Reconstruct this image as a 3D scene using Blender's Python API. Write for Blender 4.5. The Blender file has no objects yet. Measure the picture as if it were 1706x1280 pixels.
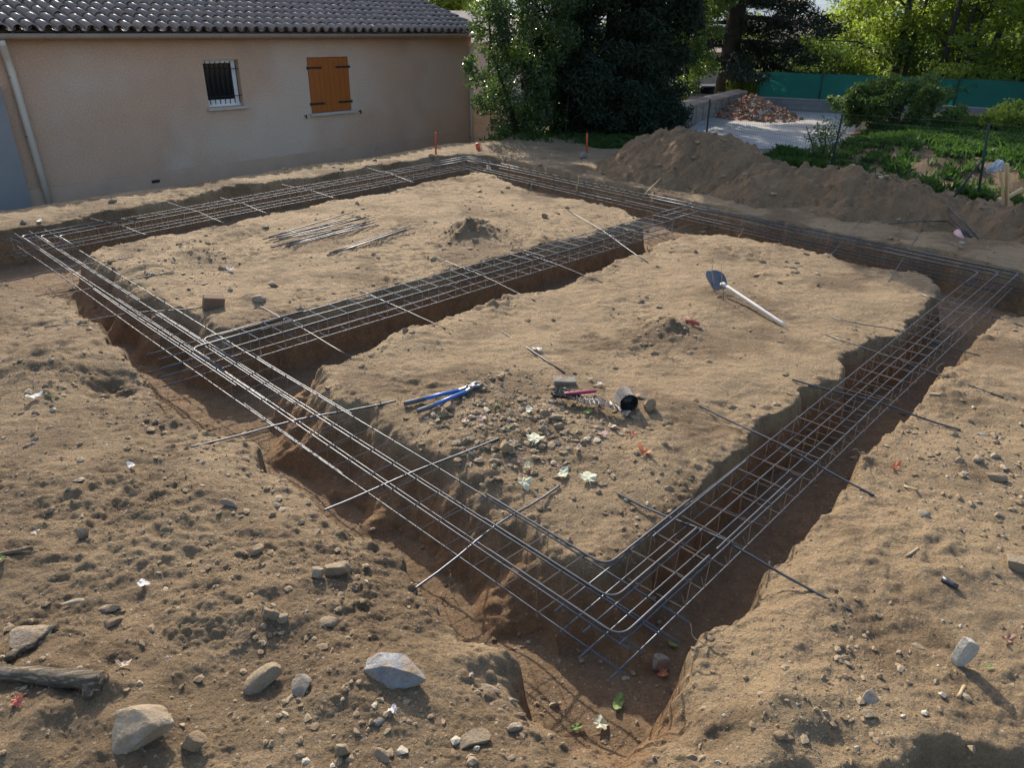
import bpy, bmesh, math, random
import numpy as np
from mathutils import Vector, Matrix

random.seed(7)
RNG = np.random.default_rng(11)
SC = bpy.context.scene
COL = SC.collection

# ------------------------------------------------------------------ camera
F, CX, CY, H = 1232.0, 853.0, 640.0, 3.0
PITCH, ROLL = math.radians(26.0), math.radians(0.9)
_fw = np.array([0, math.cos(PITCH), -math.sin(PITCH)])
_rt = np.array([1.0, 0, 0])
_up = np.cross(_rt, _fw)
CR = math.cos(ROLL) * _rt + math.sin(ROLL) * _up
CU = -math.sin(ROLL) * _rt + math.cos(ROLL) * _up
cam = bpy.data.cameras.new('camera')
cam.sensor_width = 36.0
cam.lens = 36.0 * F / 1706.0
cam.clip_start = 0.05
cam.clip_end = 3000
cam_o = bpy.data.objects.new('camera', cam)
COL.objects.link(cam_o)
cam_o.matrix_world = Matrix((
    (CR[0], CU[0], -_fw[0], 0), (CR[1], CU[1], -_fw[1], 0),
    (CR[2], CU[2], -_fw[2], H), (0, 0, 0, 1)))
SC.camera = cam_o

# ------------------------------------------------------------------ light
SUN_AZ, SUN_EL = math.radians(108.0), math.radians(30.0)
SKY_STRENGTH, SUN_STRENGTH, EXPOSURE = 0.15, 3.6, 0.96
world = bpy.data.worlds.new('World')
SC.world = world
world.use_nodes = True
wn = world.node_tree
wn.nodes.clear()
w_out = wn.nodes.new('ShaderNodeOutputWorld')
w_bg = wn.nodes.new('ShaderNodeBackground')
w_sky = wn.nodes.new('ShaderNodeTexSky')
w_sky.sky_type = 'NISHITA'
w_sky.sun_disc = False
w_sky.sun_elevation = SUN_EL
w_sky.sun_rotation = math.radians(90) - SUN_AZ
w_sky.air_density = 1.0
w_sky.dust_density = 2.5
w_bg.inputs['Strength'].default_value = SKY_STRENGTH
wn.links.new(w_sky.outputs[0], w_bg.inputs[0])
wn.links.new(w_bg.outputs[0], w_out.inputs[0])
sun = bpy.data.lights.new('sun', 'SUN')
sun.energy = SUN_STRENGTH
sun.angle = math.radians(0.6)
sun.color = (1.0, 0.90, 0.745)
sun_o = bpy.data.objects.new('sun', sun)
COL.objects.link(sun_o)
sun_dir = Vector((math.cos(SUN_AZ) * math.cos(SUN_EL), math.sin(SUN_AZ) * math.cos(SUN_EL), math.sin(SUN_EL)))
sun_o.rotation_euler = sun_dir.to_track_quat('Z', 'Y').to_euler()
sun_o.location = sun_dir * 60
SC.view_settings.view_transform = 'Standard'
SC.view_settings.look = 'None'
SC.view_settings.gamma = 1.0
SC.view_settings.exposure = EXPOSURE
SC.view_settings.use_curve_mapping = False
SC.render.engine = 'CYCLES'


# ------------------------------------------------------------------ survey helpers (photo point -> place on the site)
def ray(px, py):
    return _fw + CR * (px - CX) / F - CU * (py - CY) / F


def P(px, py, z=0.0):
    d = ray(px, py)
    return np.array([0, 0, H]) + d * ((z - H) / d[2])


def at(px, py, rho):
    d = ray(px, py)
    return np.array([0, 0, H]) + d * (rho / math.hypot(d[0], d[1]))


def mpp(p):
    return float((np.array(p) - np.array([0, 0, H])) @ _fw) / F


# ------------------------------------------------------------------ noise
_perm = np.random.default_rng(3).permutation(4096)
_ang = np.random.default_rng(4).uniform(0, 2 * np.pi, 4096)
_gx, _gy = np.cos(_ang), np.sin(_ang)


def pn(x, y, seed=0):
    x = np.asarray(x, float) + seed * 17.31
    y = np.asarray(y, float) - seed * 9.77
    xi = np.floor(x).astype(np.int64)
    yi = np.floor(y).astype(np.int64)
    fx, fy = x - xi, y - yi
    u = fx * fx * fx * (fx * (fx * 6 - 15) + 10)
    v = fy * fy * fy * (fy * (fy * 6 - 15) + 10)

    def g(ix, iy, dx, dy):
        h = _perm[(_perm[ix & 4095] + iy) & 4095]
        return _gx[h] * dx + _gy[h] * dy
    a = g(xi, yi, fx, fy)
    b = g(xi + 1, yi, fx - 1, fy)
    c = g(xi, yi + 1, fx, fy - 1)
    d = g(xi + 1, yi + 1, fx - 1, fy - 1)
    return ((a + u * (b - a)) + v * ((c + u * (d - c)) - (a + u * (b - a)))) * 1.5


_r1 = np.random.default_rng(8).random(4096)
_r2 = np.random.default_rng(9).random(4096)
_r3 = np.random.default_rng(10).random(4096)
_r4 = np.random.default_rng(12).random(4096)


def clods(x, y, cell, prob, seed=0):
    """lumps of soil: irregular domes of random size, height in metres"""
    w = 0.16 * cell
    X = (x + w * pn(x / (cell * 0.55), y / (cell * 0.55), seed + 1)) / cell + seed * 13.7
    Y = (y + w * pn(x / (cell * 0.55), y / (cell * 0.55), seed + 2)) / cell - seed * 7.3
    xi = np.floor(X).astype(np.int64)
    yi = np.floor(Y).astype(np.int64)
    out = np.zeros_like(X)
    for di in (-1, 0, 1):
        for dj in (-1, 0, 1):
            cx, cy = xi + di, yi + dj
            h = _perm[(_perm[cx & 4095] + cy) & 4095]
            on = _r3[h] < prob
            r = 0.20 + 0.34 * _r4[h] ** 1.6
            dx = X - (cx + 0.2 + 0.6 * _r1[h])
            dy = Y - (cy + 0.2 + 0.6 * _r2[h])
            q = 1 - (dx * dx + dy * dy * (0.8 + 0.9 * _r1[h])) / (r * r)
            out = np.maximum(out, np.where(on & (q > 0), r * np.sqrt(np.maximum(q, 0)), 0))
    return out * cell


def sst(a, b, x):
    t = np.clip((x - a) / (b - a), 0, 1)
    return t * t * (3 - 2 * t)


def poly_sd(x, y, poly):
    """signed distance, positive inside"""
    poly = np.asarray(poly)
    n = len(poly)
    d2 = np.full(x.shape, 1e9)
    ins = np.zeros(x.shape, bool)
    for i in range(n):
        ax, ay = poly[i]
        bx, by = poly[(i + 1) % n]
        ex, ey = bx - ax, by - ay
        wx, wy = x - ax, y - ay
        t = np.clip((wx * ex + wy * ey) / (ex * ex + ey * ey + 1e-12), 0, 1)
        dx, dy = wx - ex * t, wy - ey * t
        d2 = np.minimum(d2, dx * dx + dy * dy)
        c = ((ay > y) != (by > y))
        if abs(by - ay) > 1e-12:
            ins ^= c & (x < ex * (y - ay) / (by - ay) + ax)
    d = np.sqrt(d2)
    return np.where(ins, d, -d)


# ------------------------------------------------------------------ trenches: outlines on the ground
OUTER_PX = [(1060, 1300), (1000, 1258), (940, 1205), (866, 1160), (826, 1112), (831, 1061), (765, 1014), (722, 971),
            (687, 936), (628, 880), (550, 852), (440, 761), (387, 726), (345, 702), (290, 688), (262, 655), (218, 600),
            (197, 575), (148, 529), (98, 491), (46, 477), (10, 466), (-330, 446), (-330, 392), (0, 384), (100, 370),
            (216, 348), (350, 322), (600, 281), (770, 256), (822, 257), (900, 276), (1000, 298), (1100, 323),
            (1250, 355), (1400, 386), (1550, 417), (1706, 449), (1790, 472), (1760, 505), (1704, 522), (1683, 526),
            (1655, 536), (1623, 572), (1591, 610), (1542, 656), (1525, 695), (1458, 747), (1430, 780), (1356, 858),
            (1274, 956), (1204, 1042), (1153, 1112), (1143, 1163), (1110, 1217), (1090, 1300)]
ISL1_PX = [(151, 423), (169, 414), (246, 392), (369, 376), (447, 357), (556, 334), (652, 320), (708, 306), (775, 290),
           (798, 286), (822, 293), (867, 311), (888, 321), (951, 327), (990, 340), (1035, 349), (1068, 363),
           (1000, 386), (840, 428), (700, 467), (600, 497), (480, 527), (400, 546), (366, 548), (338, 524),
           (281, 501), (218, 470), (186, 449)]
ISL2_PX = [(582, 594), (630, 572), (680, 554), (726, 533), (768, 512), (842, 494), (898, 489), (947, 473), (986, 452),
           (1018, 441), (1032, 426), (1078, 417), (1099, 406), (1127, 395), (1141, 389), (1197, 389), (1257, 402),
           (1331, 416), (1387, 426), (1423, 439), (1475, 449), (1535, 455), (1556, 470), (1560, 494), (1503, 547),
           (1475, 561), (1416, 584), (1412, 614), (1373, 642), (1330, 655), (1300, 680), (1282, 692), (1222, 747),
           (1211, 772), (1140, 830), (1050, 890), (991, 913), (935, 882), (820, 806), (730, 742), (630, 690),
           (540, 640), (527, 612)]
OUTER = [P(*q)[:2] for q in OUTER_PX]
ISL1 = [P(*q)[:2] for q in ISL1_PX]
ISL2 = [P(*q)[:2] for q in ISL2_PX]
DEPTH = 0.62
I2C = np.array([1.6, 7.0])
BUMPS = [  # (px, py, radius m, height m, power)
    (785, 392, 0.55, 0.26), (740, 412, 0.35, -0.05), (1110, 550, 0.42, 0.08), (1060, 585, 0.30, -0.06),
    (330, 425, 0.5, 0.07), (240, 450, 0.55, 0.08), (425, 500, 0.32, 0.07), (860, 690, 0.8, 0.05),
    (1020, 500, 0.5, 0.05), (1330, 470, 0.6, 0.05), (690, 560, 0.4, 0.05), (120, 1180, 0.7, 0.10),
    (430, 1010, 0.5, 0.08), (600, 1140, 0.45, 0.07), (1320, 1180, 0.4, 0.10), (1560, 960, 0.8, 0.07), (880, 232, 0.9, 0.16),
    (980, 250, 0.5, 0.05), (720, 240, 0.8, 0.12), (60, 600, 0.9, 0.10), (300, 860, 0.6, 0.06), (1640, 650, 0.8, 0.06),
    (1560, 680, 0.35, -0.05), (190, 640, 0.35, -0.16), (1380, 1230, 0.25, -0.10)]
BUMPS = [(P(a, b)[0], P(a, b)[1], r, h) for a, b, r, h in BUMPS]


def ground(x, y, full=False):
    x = np.asarray(x, float)
    y = np.asarray(y, float)
    shp = x.shape
    x = x.ravel()
    y = y.ravel()
    rho = np.hypot(x, y)
    near = 1 - sst(16, 26, rho)
    # plain relief
    rough = sst(-0.25, 0.6, pn(x / 1.7, y / 1.7, 1) + 0.4 * pn(x / 0.6, y / 0.6, 2))
    calm = 1 - 0.30 * sst(2.6, 3.6, x + y) * sst(-6.2, -5.0, x - y)
    z = 0.045 * pn(x / 1.6, y / 1.6, 3) * (0.4 + 0.6 * near)
    z += 0.030 * pn(x / 0.55, y / 0.55, 4) * (0.25 + 0.75 * near)
    r1 = 1 - np.abs(pn(x / 0.23 + 0.3 * pn(x / 0.4, y / 0.4, 14), y / 0.17, 5))
    z += 0.027 * (r1 - 0.7) * (0.4 + 0.6 * rough) * near * calm
    z += 0.013 * pn(x / 0.12 + 0.5 * pn(x / 0.2, y / 0.2, 15), y / 0.085, 6) * (0.45 + rough) * near * calm
    b1 = np.abs(pn(x / 0.075, y / 0.075, 7))
    z += 0.007 * b1 * (0.35 + 1.2 * rough) * near * calm
    b2 = np.abs(pn(x / 0.036, y / 0.036, 8))
    z += 0.009 * b2 * (0.4 + 1.2 * rough) * near * calm
    z += 0.0025 * pn(x / 0.016, y / 0.016, 9) * near
    k1 = clods(x, y, 0.17, 0.30, 3)
    k2 = clods(x, y, 0.075, 0.45, 5)
    k3 = clods(x, y, 0.034, 0.55, 7)
    patch = sst(-0.25, 0.45, pn(x / 0.75, y / 0.75, 16) + 0.5 * pn(x / 0.22, y / 0.22, 17))
    z += near * calm * (0.30 * k1 * (0.12 + 0.75 * rough * patch) + 0.55 * k2 * (0.15 + 0.7 * patch * (0.3 + rough)) + 0.7 * k3 * (0.25 + 0.6 * patch))
    # foot dents in the trampled ground
    dn = pn(x / 0.27, y / 0.17, 21) + 0.3 * pn(x / 0.1, y / 0.1, 22)
    z -= 0.012 * sst(0.1, 0.8, dn) * near * sst(0.1, 0.5, pn(x / 2.3, y / 2.3, 24) + 0.2)
    for bx, by, r, h in BUMPS:
        q = np.hypot(x - bx, y - by) / r
        m = q < 1.6
        if m.any():
            z[m] += h * np.exp(-2.2 * q[m] ** 2) * (1 + 0.5 * pn(x[m] / 0.16, y[m] / 0.16, 23))
    # broken step at the lower right
    z -= 0.17 * sst(2.44, 2.18, y + 0.20 * pn(x / 0.35, y / 0.35, 26) + 0.06 * pn(x / 0.12, y / 0.12, 27)) * sst(0.80, 1.15, x) * (y > 0)
    # the bank behind the fence on the right
    e = (x - 7.7) * 0.89 + (y - 18.64) * 0.456
    az = x / np.maximum(y, 0.5)
    z += 0.36 * sst(0.2, 1.9, e + 0.4 * pn(x / 0.9, y / 0.9, 31)) * sst(0.40, 0.52, az) * sst(11, 14, rho) * (y > 0)
    # lower terrace in front of the house, hidden behind the bank along the trench
    pd = -0.77 * x + 0.638 * y
    su = 0.638 * x + 0.77 * y
    z += 0.05 * np.exp(-((pd - 14.2) / 0.5) ** 2) * (su < 17)
    z -= 0.98 * sst(14.55, 15.7, pd) * (1 - sst(19.6, 21.5, su))
    # the gardens behind the stone wall lie lower
    z -= 1.15 * sst(30.0, 33.5, rho) * sst(0.10, 0.14, az) * (1 - sst(0.285, 0.30, az)) * (y > 0) * (1 - sst(48, 60, rho))
    # trenches
    ex = np.zeros_like(x)
    sub = (rho < 24) & (y > 0.5)
    xs, ys = x[sub], y[sub]
    wx = xs + 0.10 * pn(xs / 0.6, ys / 0.6, 41) + 0.05 * pn(xs / 0.2, ys / 0.2, 42) + 0.016 * pn(xs / 0.06, ys / 0.06, 43)
    wy = ys + 0.10 * pn(xs / 0.6, ys / 0.6, 44) + 0.05 * pn(xs / 0.2, ys / 0.2, 45) + 0.016 * pn(xs / 0.06, ys / 0.06, 46)
    so = poly_sd(wx, wy, OUTER)
    s1 = poly_sd(wx, wy, ISL1)
    s2 = poly_sd(wx, wy, ISL2)
    d = np.minimum(so, np.minimum(-s1, -s2))
    ff = (xs + ys)          # rows parallel to the front trench
    wv = 0.07 + 0.05 * np.abs(pn(xs / 0.4, ys / 0.4, 47))
    # loose soil has slid into the front trench from both platforms, and at the near end
    w2 = wv + 0.55 * sst(5.0, 4.2, ff) * (0.75 + 0.5 * pn(xs / 0.5, ys / 0.5, 54))
    w1 = wv + 0.45 * sst(4.7, 4.2, ff) * (0.7 + 0.6 * pn(xs / 0.5, ys / 0.5, 55))
    wo = wv + 0.22 * sst(3.1, 2.5, ys)

    def prof_(q):
        q = np.clip(q, 0, 1)
        return q * q * (3 - 2 * q) * 0.5 + 0.5 * q
    t = np.minimum(prof_(so / wo), np.minimum(prof_(-s1 / w1), prof_(-s2 / w2)))
    floor = -DEPTH + 0.03 * pn(xs / 0.5, ys / 0.5, 48) + 0.50 * sst(2.85, 2.1, ys) + 0.06 * sst(9, 16, np.hypot(xs, ys))
    nx = np.hypot(xs - P(268, 668)[0], ys - P(268, 668)[1])
    floor = floor + 0.16 * np.exp(-(nx / 0.36) ** 2)
    crumb = np.exp(-(np.maximum(d - 0.03, -d - 0.03) / 0.16) ** 2)
    z[sub] += crumb * (0.30 * k1[sub] + 0.45 * k2[sub]) * near[sub]
    rim = -0.022 * np.exp(-np.maximum(-d, 0) / 0.10)
    rim = rim - 0.13 * np.exp(-np.maximum(-so, 0) / (0.30 + 0.1 * pn(xs / 0.7, ys / 0.7, 58))) * sst(5.2, 3.2, ys)
    zz = z[sub] + rim
    wall_n = 0.035 * pn(xs / 0.11, ys / 0.11, 49) * np.sin(np.pi * np.clip(t, 0, 1))
    fl = floor + 0.5 * (z[sub])
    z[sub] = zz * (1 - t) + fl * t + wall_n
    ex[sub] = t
    if full:
        db = np.hypot((x - P(850, 705)[0]) / 1.05, (y - P(850, 705)[1]) / 0.75)
        moist_dark = np.exp(-db ** 2 * 1.1) * (0.55 + 0.9 * pn(x / 0.3, y / 0.3, 51))
        hb = np.hypot(x - BUMPS[0][0], y - BUMPS[0][1])
        moist_dark = np.maximum(moist_dark, 0.8 * np.exp(-(hb / 0.6) ** 2))
        moist_dark = np.maximum(moist_dark, 0.75 * sst(0.0, 0.55, pn(x / 1.1, y / 1.1, 52) + 0.35 * pn(x / 0.25, y / 0.25, 53)) * near)
        outl = sst(0.05, 0.8, 3.0 - (x + y) * 1.0 + 0.5 * pn(x / 0.8, y / 0.8, 56)) * near
        moist_dark = np.maximum(moist_dark, outl * (0.48 + 0.45 * pn(x / 0.5, y / 0.5, 57)))
        moist_dark = np.maximum(moist_dark, 0.95 * sst(0.1, 0.9, e) * sst(0.36, 0.42, az) * (y > 9) * (rho < 24))  # bank behind the fence: soil mixed towards the darker brown
        return z.reshape(shp), ex.reshape(shp), np.clip(moist_dark, 0, 1).reshape(shp)
    return z.reshape(shp)


def gz(x, y):
    return float(ground(np.array([x]), np.array([y]))[0])


def PG(px, py, lift=0.0):
    z = 0.0
    for _ in range(4):
        p = P(px, py, z)
        z = gz(p[0], p[1])
    return np.array([p[0], p[1], z + lift])


# ------------------------------------------------------------------ materials
def mat(name, rough=0.8, metal=0.0):
    m = bpy.data.materials.new(name)
    m.use_nodes = True
    nt = m.node_tree
    b = nt.nodes['Principled BSDF']
    b.inputs['Roughness'].default_value = rough
    b.inputs['Metallic'].default_value = metal
    return m, nt, b


def nd(nt, t, **kw):
    n = nt.nodes.new(t)
    for k, v in kw.items():
        setattr(n, k, v)
    return n


def noise(nt, scale, detail=4.0, rough=0.6, vec=None):
    n = nd(nt, 'ShaderNodeTexNoise')
    n.inputs['Scale'].default_value = scale
    n.inputs['Detail'].default_value = detail
    n.inputs['Roughness'].default_value = rough
    if vec is not None:
        nt.links.new(vec, n.inputs['Vector'])
    return n.outputs['Fac']


def ramp(nt, fac, stops):
    r = nd(nt, 'ShaderNodeValToRGB')
    while len(r.color_ramp.elements) < len(stops):
        r.color_ramp.elements.new(0.5)
    for e, (p, c) in zip(r.color_ramp.elements, stops):
        e.position = p
        e.color = (c, c, c, 1) if isinstance(c, (int, float)) else (*c, 1)
    nt.links.new(fac, r.inputs['Fac'])
    return r.outputs['Color']


def mix(nt, fac, a, b, mode='MIX'):
    n = nd(nt, 'ShaderNodeMix', data_type='RGBA', blend_type=mode)
    for i, v in ((0, fac), (6, a), (7, b)):
        if isinstance(v, (int, float)):
            n.inputs[i].default_value = v
        elif isinstance(v, tuple):
            n.inputs[i].default_value = (*v, 1)
        else:
            nt.links.new(v, n.inputs[i])
    return n.outputs[2]


def bump(nt, b, h, strength=0.5, dist=0.01, prev=None):
    n = nd(nt, 'ShaderNodeBump')
    n.inputs['Strength'].default_value = strength
    n.inputs['Distance'].default_value = dist
    nt.links.new(h, n.inputs['Height'])
    if prev is not None:
        nt.links.new(prev, n.inputs['Normal'])
    nt.links.new(n.outputs[0], b.inputs['Normal'])
    return n.outputs[0]


def pos(nt):
    return nd(nt, 'ShaderNodeNewGeometry').outputs['Position']


def objco(nt):
    return nd(nt, 'ShaderNodeTexCoord').outputs['Object']


def simple(name, c1, c2, scale=8.0, rough=0.8, metal=0.0, bstr=0.3, bdist=0.004, bscale=60.0, rnd=0.0, transl=0.0):
    m, nt, b = mat(name, rough, metal)
    v = objco(nt)
    col = mix(nt, ramp(nt, noise(nt, scale, 5, 0.65, v), [(0.3, 0.0), (0.7, 1.0)]), c1, c2)
    if rnd > 0:
        oi = nd(nt, 'ShaderNodeObjectInfo')
        hs = nd(nt, 'ShaderNodeHueSaturation')
        mr = nd(nt, 'ShaderNodeMapRange')
        mr.inputs[3].default_value = 1 - rnd
        mr.inputs[4].default_value = 1 + rnd
        nt.links.new(oi.outputs['Random'], mr.inputs[0])
        nt.links.new(mr.outputs[0], hs.inputs['Value'])
        nt.links.new(col, hs.inputs['Color'])
        col = hs.outputs[0]
    nt.links.new(col, b.inputs['Base Color'])
    if bstr > 0:
        bump(nt, b, noise(nt, bscale, 6, 0.65, v), bstr, bdist)
    if transl > 0:
        add_transl(nt, b, col, transl)
    return m


def add_transl(nt, b, col, f):
    out = nt.nodes['Material Output']
    tr = nd(nt, 'ShaderNodeBsdfTranslucent')
    if col is not None:
        nt.links.new(col, tr.inputs['Color'])
    ms = nd(nt, 'ShaderNodeMixShader')
    ms.inputs[0].default_value = f
    nt.links.new(b.outputs[0], ms.inputs[1])
    nt.links.new(tr.outputs[0], ms.inputs[2])
    nt.links.new(ms.outputs[0], out.inputs['Surface'])


def leaf_mat(name, dark, light, rough=0.5, transl=0.35, tcol=None, scale=1.3, spec=0.4):
    m, nt, b = mat(name, rough)
    b.inputs['Specular IOR Level'].default_value = spec
    v = pos(nt)
    a = nd(nt, 'ShaderNodeAttribute', attribute_name='tint')
    f = mix(nt, 0.5, ramp(nt, noise(nt, scale, 3, 0.6, v), [(0.3, 0.0), (0.7, 1.0)]), a.outputs['Fac'])
    col = mix(nt, f, dark, light)
    nt.links.new(col, b.inputs['Base Color'])
    if tcol is not None:
        tc = mix(nt, f, tuple(0.55 * c for c in tcol), tcol)
    else:
        tc = col
    add_transl(nt, b, tc, transl)
    return m


def soil_mat(name, dry=(0.305, 0.222, 0.132), dry2=(0.18, 0.125, 0.073), damp=(0.135, 0.09, 0.051), clay=(0.31, 0.185, 0.095),
             use_attr=True):
    m, nt, b = mat(name, 0.92)
    b.inputs['Specular IOR Level'].default_value = 0.25
    v = pos(nt)
    n1 = ramp(nt, noise(nt, 1.1, 6, 0.62, v), [(0.34, 0.0), (0.66, 1.0)])
    n2 = ramp(nt, noise(nt, 9.0, 6, 0.7, v), [(0.33, 0.0), (0.67, 1.0)])
    n3 = ramp(nt, noise(nt, 70.0, 5, 0.7, v), [(0.3, 0.0), (0.7, 1.0)])
    c = mix(nt, n1, dry2, dry)
    c = mix(nt, mix(nt, 0.45, n2, n1), c, dry)
    c = mix(nt, mix(nt, 1.0, n2, (0.42, 0.42, 0.42), 'MULTIPLY'), c, tuple(1.18 * q for q in dry))
    if use_attr:
        am = nd(nt, 'ShaderNodeAttribute', attribute_name='moist_dark')
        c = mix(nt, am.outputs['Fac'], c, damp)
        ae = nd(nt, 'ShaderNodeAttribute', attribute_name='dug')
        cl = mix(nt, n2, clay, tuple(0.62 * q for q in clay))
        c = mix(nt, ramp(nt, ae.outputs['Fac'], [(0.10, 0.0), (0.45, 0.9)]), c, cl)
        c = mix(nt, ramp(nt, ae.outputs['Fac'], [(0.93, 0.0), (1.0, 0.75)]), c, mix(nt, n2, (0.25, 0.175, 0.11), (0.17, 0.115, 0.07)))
    c = mix(nt, 0.75, c, mix(nt, n3, (0.62, 0.60, 0.58), (1.3, 1.3, 1.3)), 'MULTIPLY')
    # pale grit
    vo = nd(nt, 'ShaderNodeTexVoronoi')
    vo.inputs['Scale'].default_value = 42.0
    nt.links.new(v, vo.inputs['Vector'])
    sep = nd(nt, 'ShaderNodeSeparateColor')
    nt.links.new(vo.outputs['Color'], sep.inputs[0])
    big = ramp(nt, sep.outputs[0], [(0.80, 0.0), (0.84, 1.0)])
    spot = ramp(nt, vo.outputs['Distance'], [(0.28, 1.0), (0.40, 0.0)])
    g = mix(nt, 1.0, big, spot, 'MULTIPLY')
    gcol = mix(nt, sep.outputs[1], (0.17, 0.125, 0.085), (0.42, 0.36, 0.28))
    c = mix(nt, mix(nt, 1.0, g, (0.75, 0.75, 0.75), 'MULTIPLY'), c, gcol)
    nt.links.new(c, b.inputs['Base Color'])
    n0 = bump(nt, b, noise(nt, 7.0, 8, 0.62, v), 0.8, 0.06)
    h1 = noise(nt, 30.0, 12, 0.74, v)
    n0 = bump(nt, b, h1, 1.0, 0.04, n0)
    n0 = bump(nt, b, g, 0.6, 0.008, n0)
    vo2 = nd(nt, 'ShaderNodeTexVoronoi')
    vo2.inputs['Scale'].default_value = 95.0
    nt.links.new(v, vo2.inputs['Vector'])
    inv = ramp(nt, vo2.outputs['Distance'], [(0.0, 1.0), (0.7, 0.0)])
    bump(nt, b, inv, 0.45, 0.006, n0)
    return m


M = {}
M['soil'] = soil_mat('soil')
M['heap_soil'] = soil_mat('heap_soil', dry=(0.235, 0.155, 0.088), dry2=(0.145, 0.095, 0.055), use_attr=False)
M['clod'] = simple('clod', (0.20, 0.14, 0.082), (0.31, 0.23, 0.145), 3.0, 0.95, 0, 0.6, 0.01, 90)
M['stone'] = simple('stone', (0.36, 0.29, 0.20), (0.27, 0.205, 0.135), 5.0, 0.85, 0, 0.6, 0.01, 35, 0.15)
M['stone_pale'] = simple('stone_pale', (0.46, 0.40, 0.31), (0.33, 0.27, 0.19), 7.0, 0.85, 0, 0.6, 0.012, 22, 0.1)
M['stone_blue'] = simple('stone_blue', (0.36, 0.36, 0.35), (0.13, 0.145, 0.17), 5.0, 0.7, 0, 0.6, 0.012, 25, 0.1)
M['stone_tan'] = simple('stone_tan', (0.33, 0.225, 0.12), (0.24, 0.155, 0.08), 8.0, 0.85, 0, 0.6, 0.008, 40, 0.12)
M['stone_grey'] = simple('stone_grey', (0.27, 0.26, 0.24), (0.19, 0.18, 0.165), 9.0, 0.8, 0, 0.6, 0.008, 40, 0.12)
M['fired_brick'] = simple('fired_brick', (0.20, 0.125, 0.08), (0.15, 0.09, 0.055), 9.0, 0.9, 0, 0.5, 0.006, 60)
M['dead_wood'] = simple('dead_wood', (0.23, 0.175, 0.115), (0.10, 0.075, 0.05), 16.0, 0.9, 0, 1.0, 0.03, 26)
M['twig'] = simple('twig', (0.40, 0.31, 0.18), (0.26, 0.19, 0.11), 20.0, 0.85, 0, 0.3, 0.003, 80)
M['root'] = simple('root', (0.34, 0.26, 0.17), (0.22, 0.16, 0.10), 20.0, 0.9, 0, 0.3, 0.003, 80)
M['steel'] = simple('steel', (0.075, 0.083, 0.10), (0.05, 0.053, 0.062), 9.0, 0.40, 0.6, 0.25, 0.002, 220)
M['steel_dark'] = simple('steel_dark', (0.085, 0.088, 0.10), (0.055, 0.055, 0.062), 14.0, 0.5, 0.5, 0.25, 0.002, 220)
M['steel_wire'] = simple('steel_wire', (0.36, 0.36, 0.37), (0.28, 0.28, 0.29), 24.0, 0.42, 0.5, 0.2, 0.002, 220)
M['steel_rust'] = simple('steel_rust', (0.17, 0.14, 0.12), (0.22, 0.14, 0.09), 24.0, 0.5, 0.3, 0.2, 0.002, 220)


# ------------------------------------------------------------------ object helpers
def empty(name, loc, rz=0.0, label=None, cat=None, group=None):
    o = bpy.data.objects.new(name, None)
    COL.objects.link(o)
    o.location = Vector([float(q) for q in loc])
    o.rotation_euler = (0, 0, rz)
    o.empty_display_size = 0.1
    return tag(o, label, cat, group)


def tag(o, label=None, cat=None, group=None, kind=None):
    if label:
        o['label'] = label
    if cat:
        o['category'] = cat
    if group:
        o['group'] = group
    if kind:
        o['kind'] = kind
    return o


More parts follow.
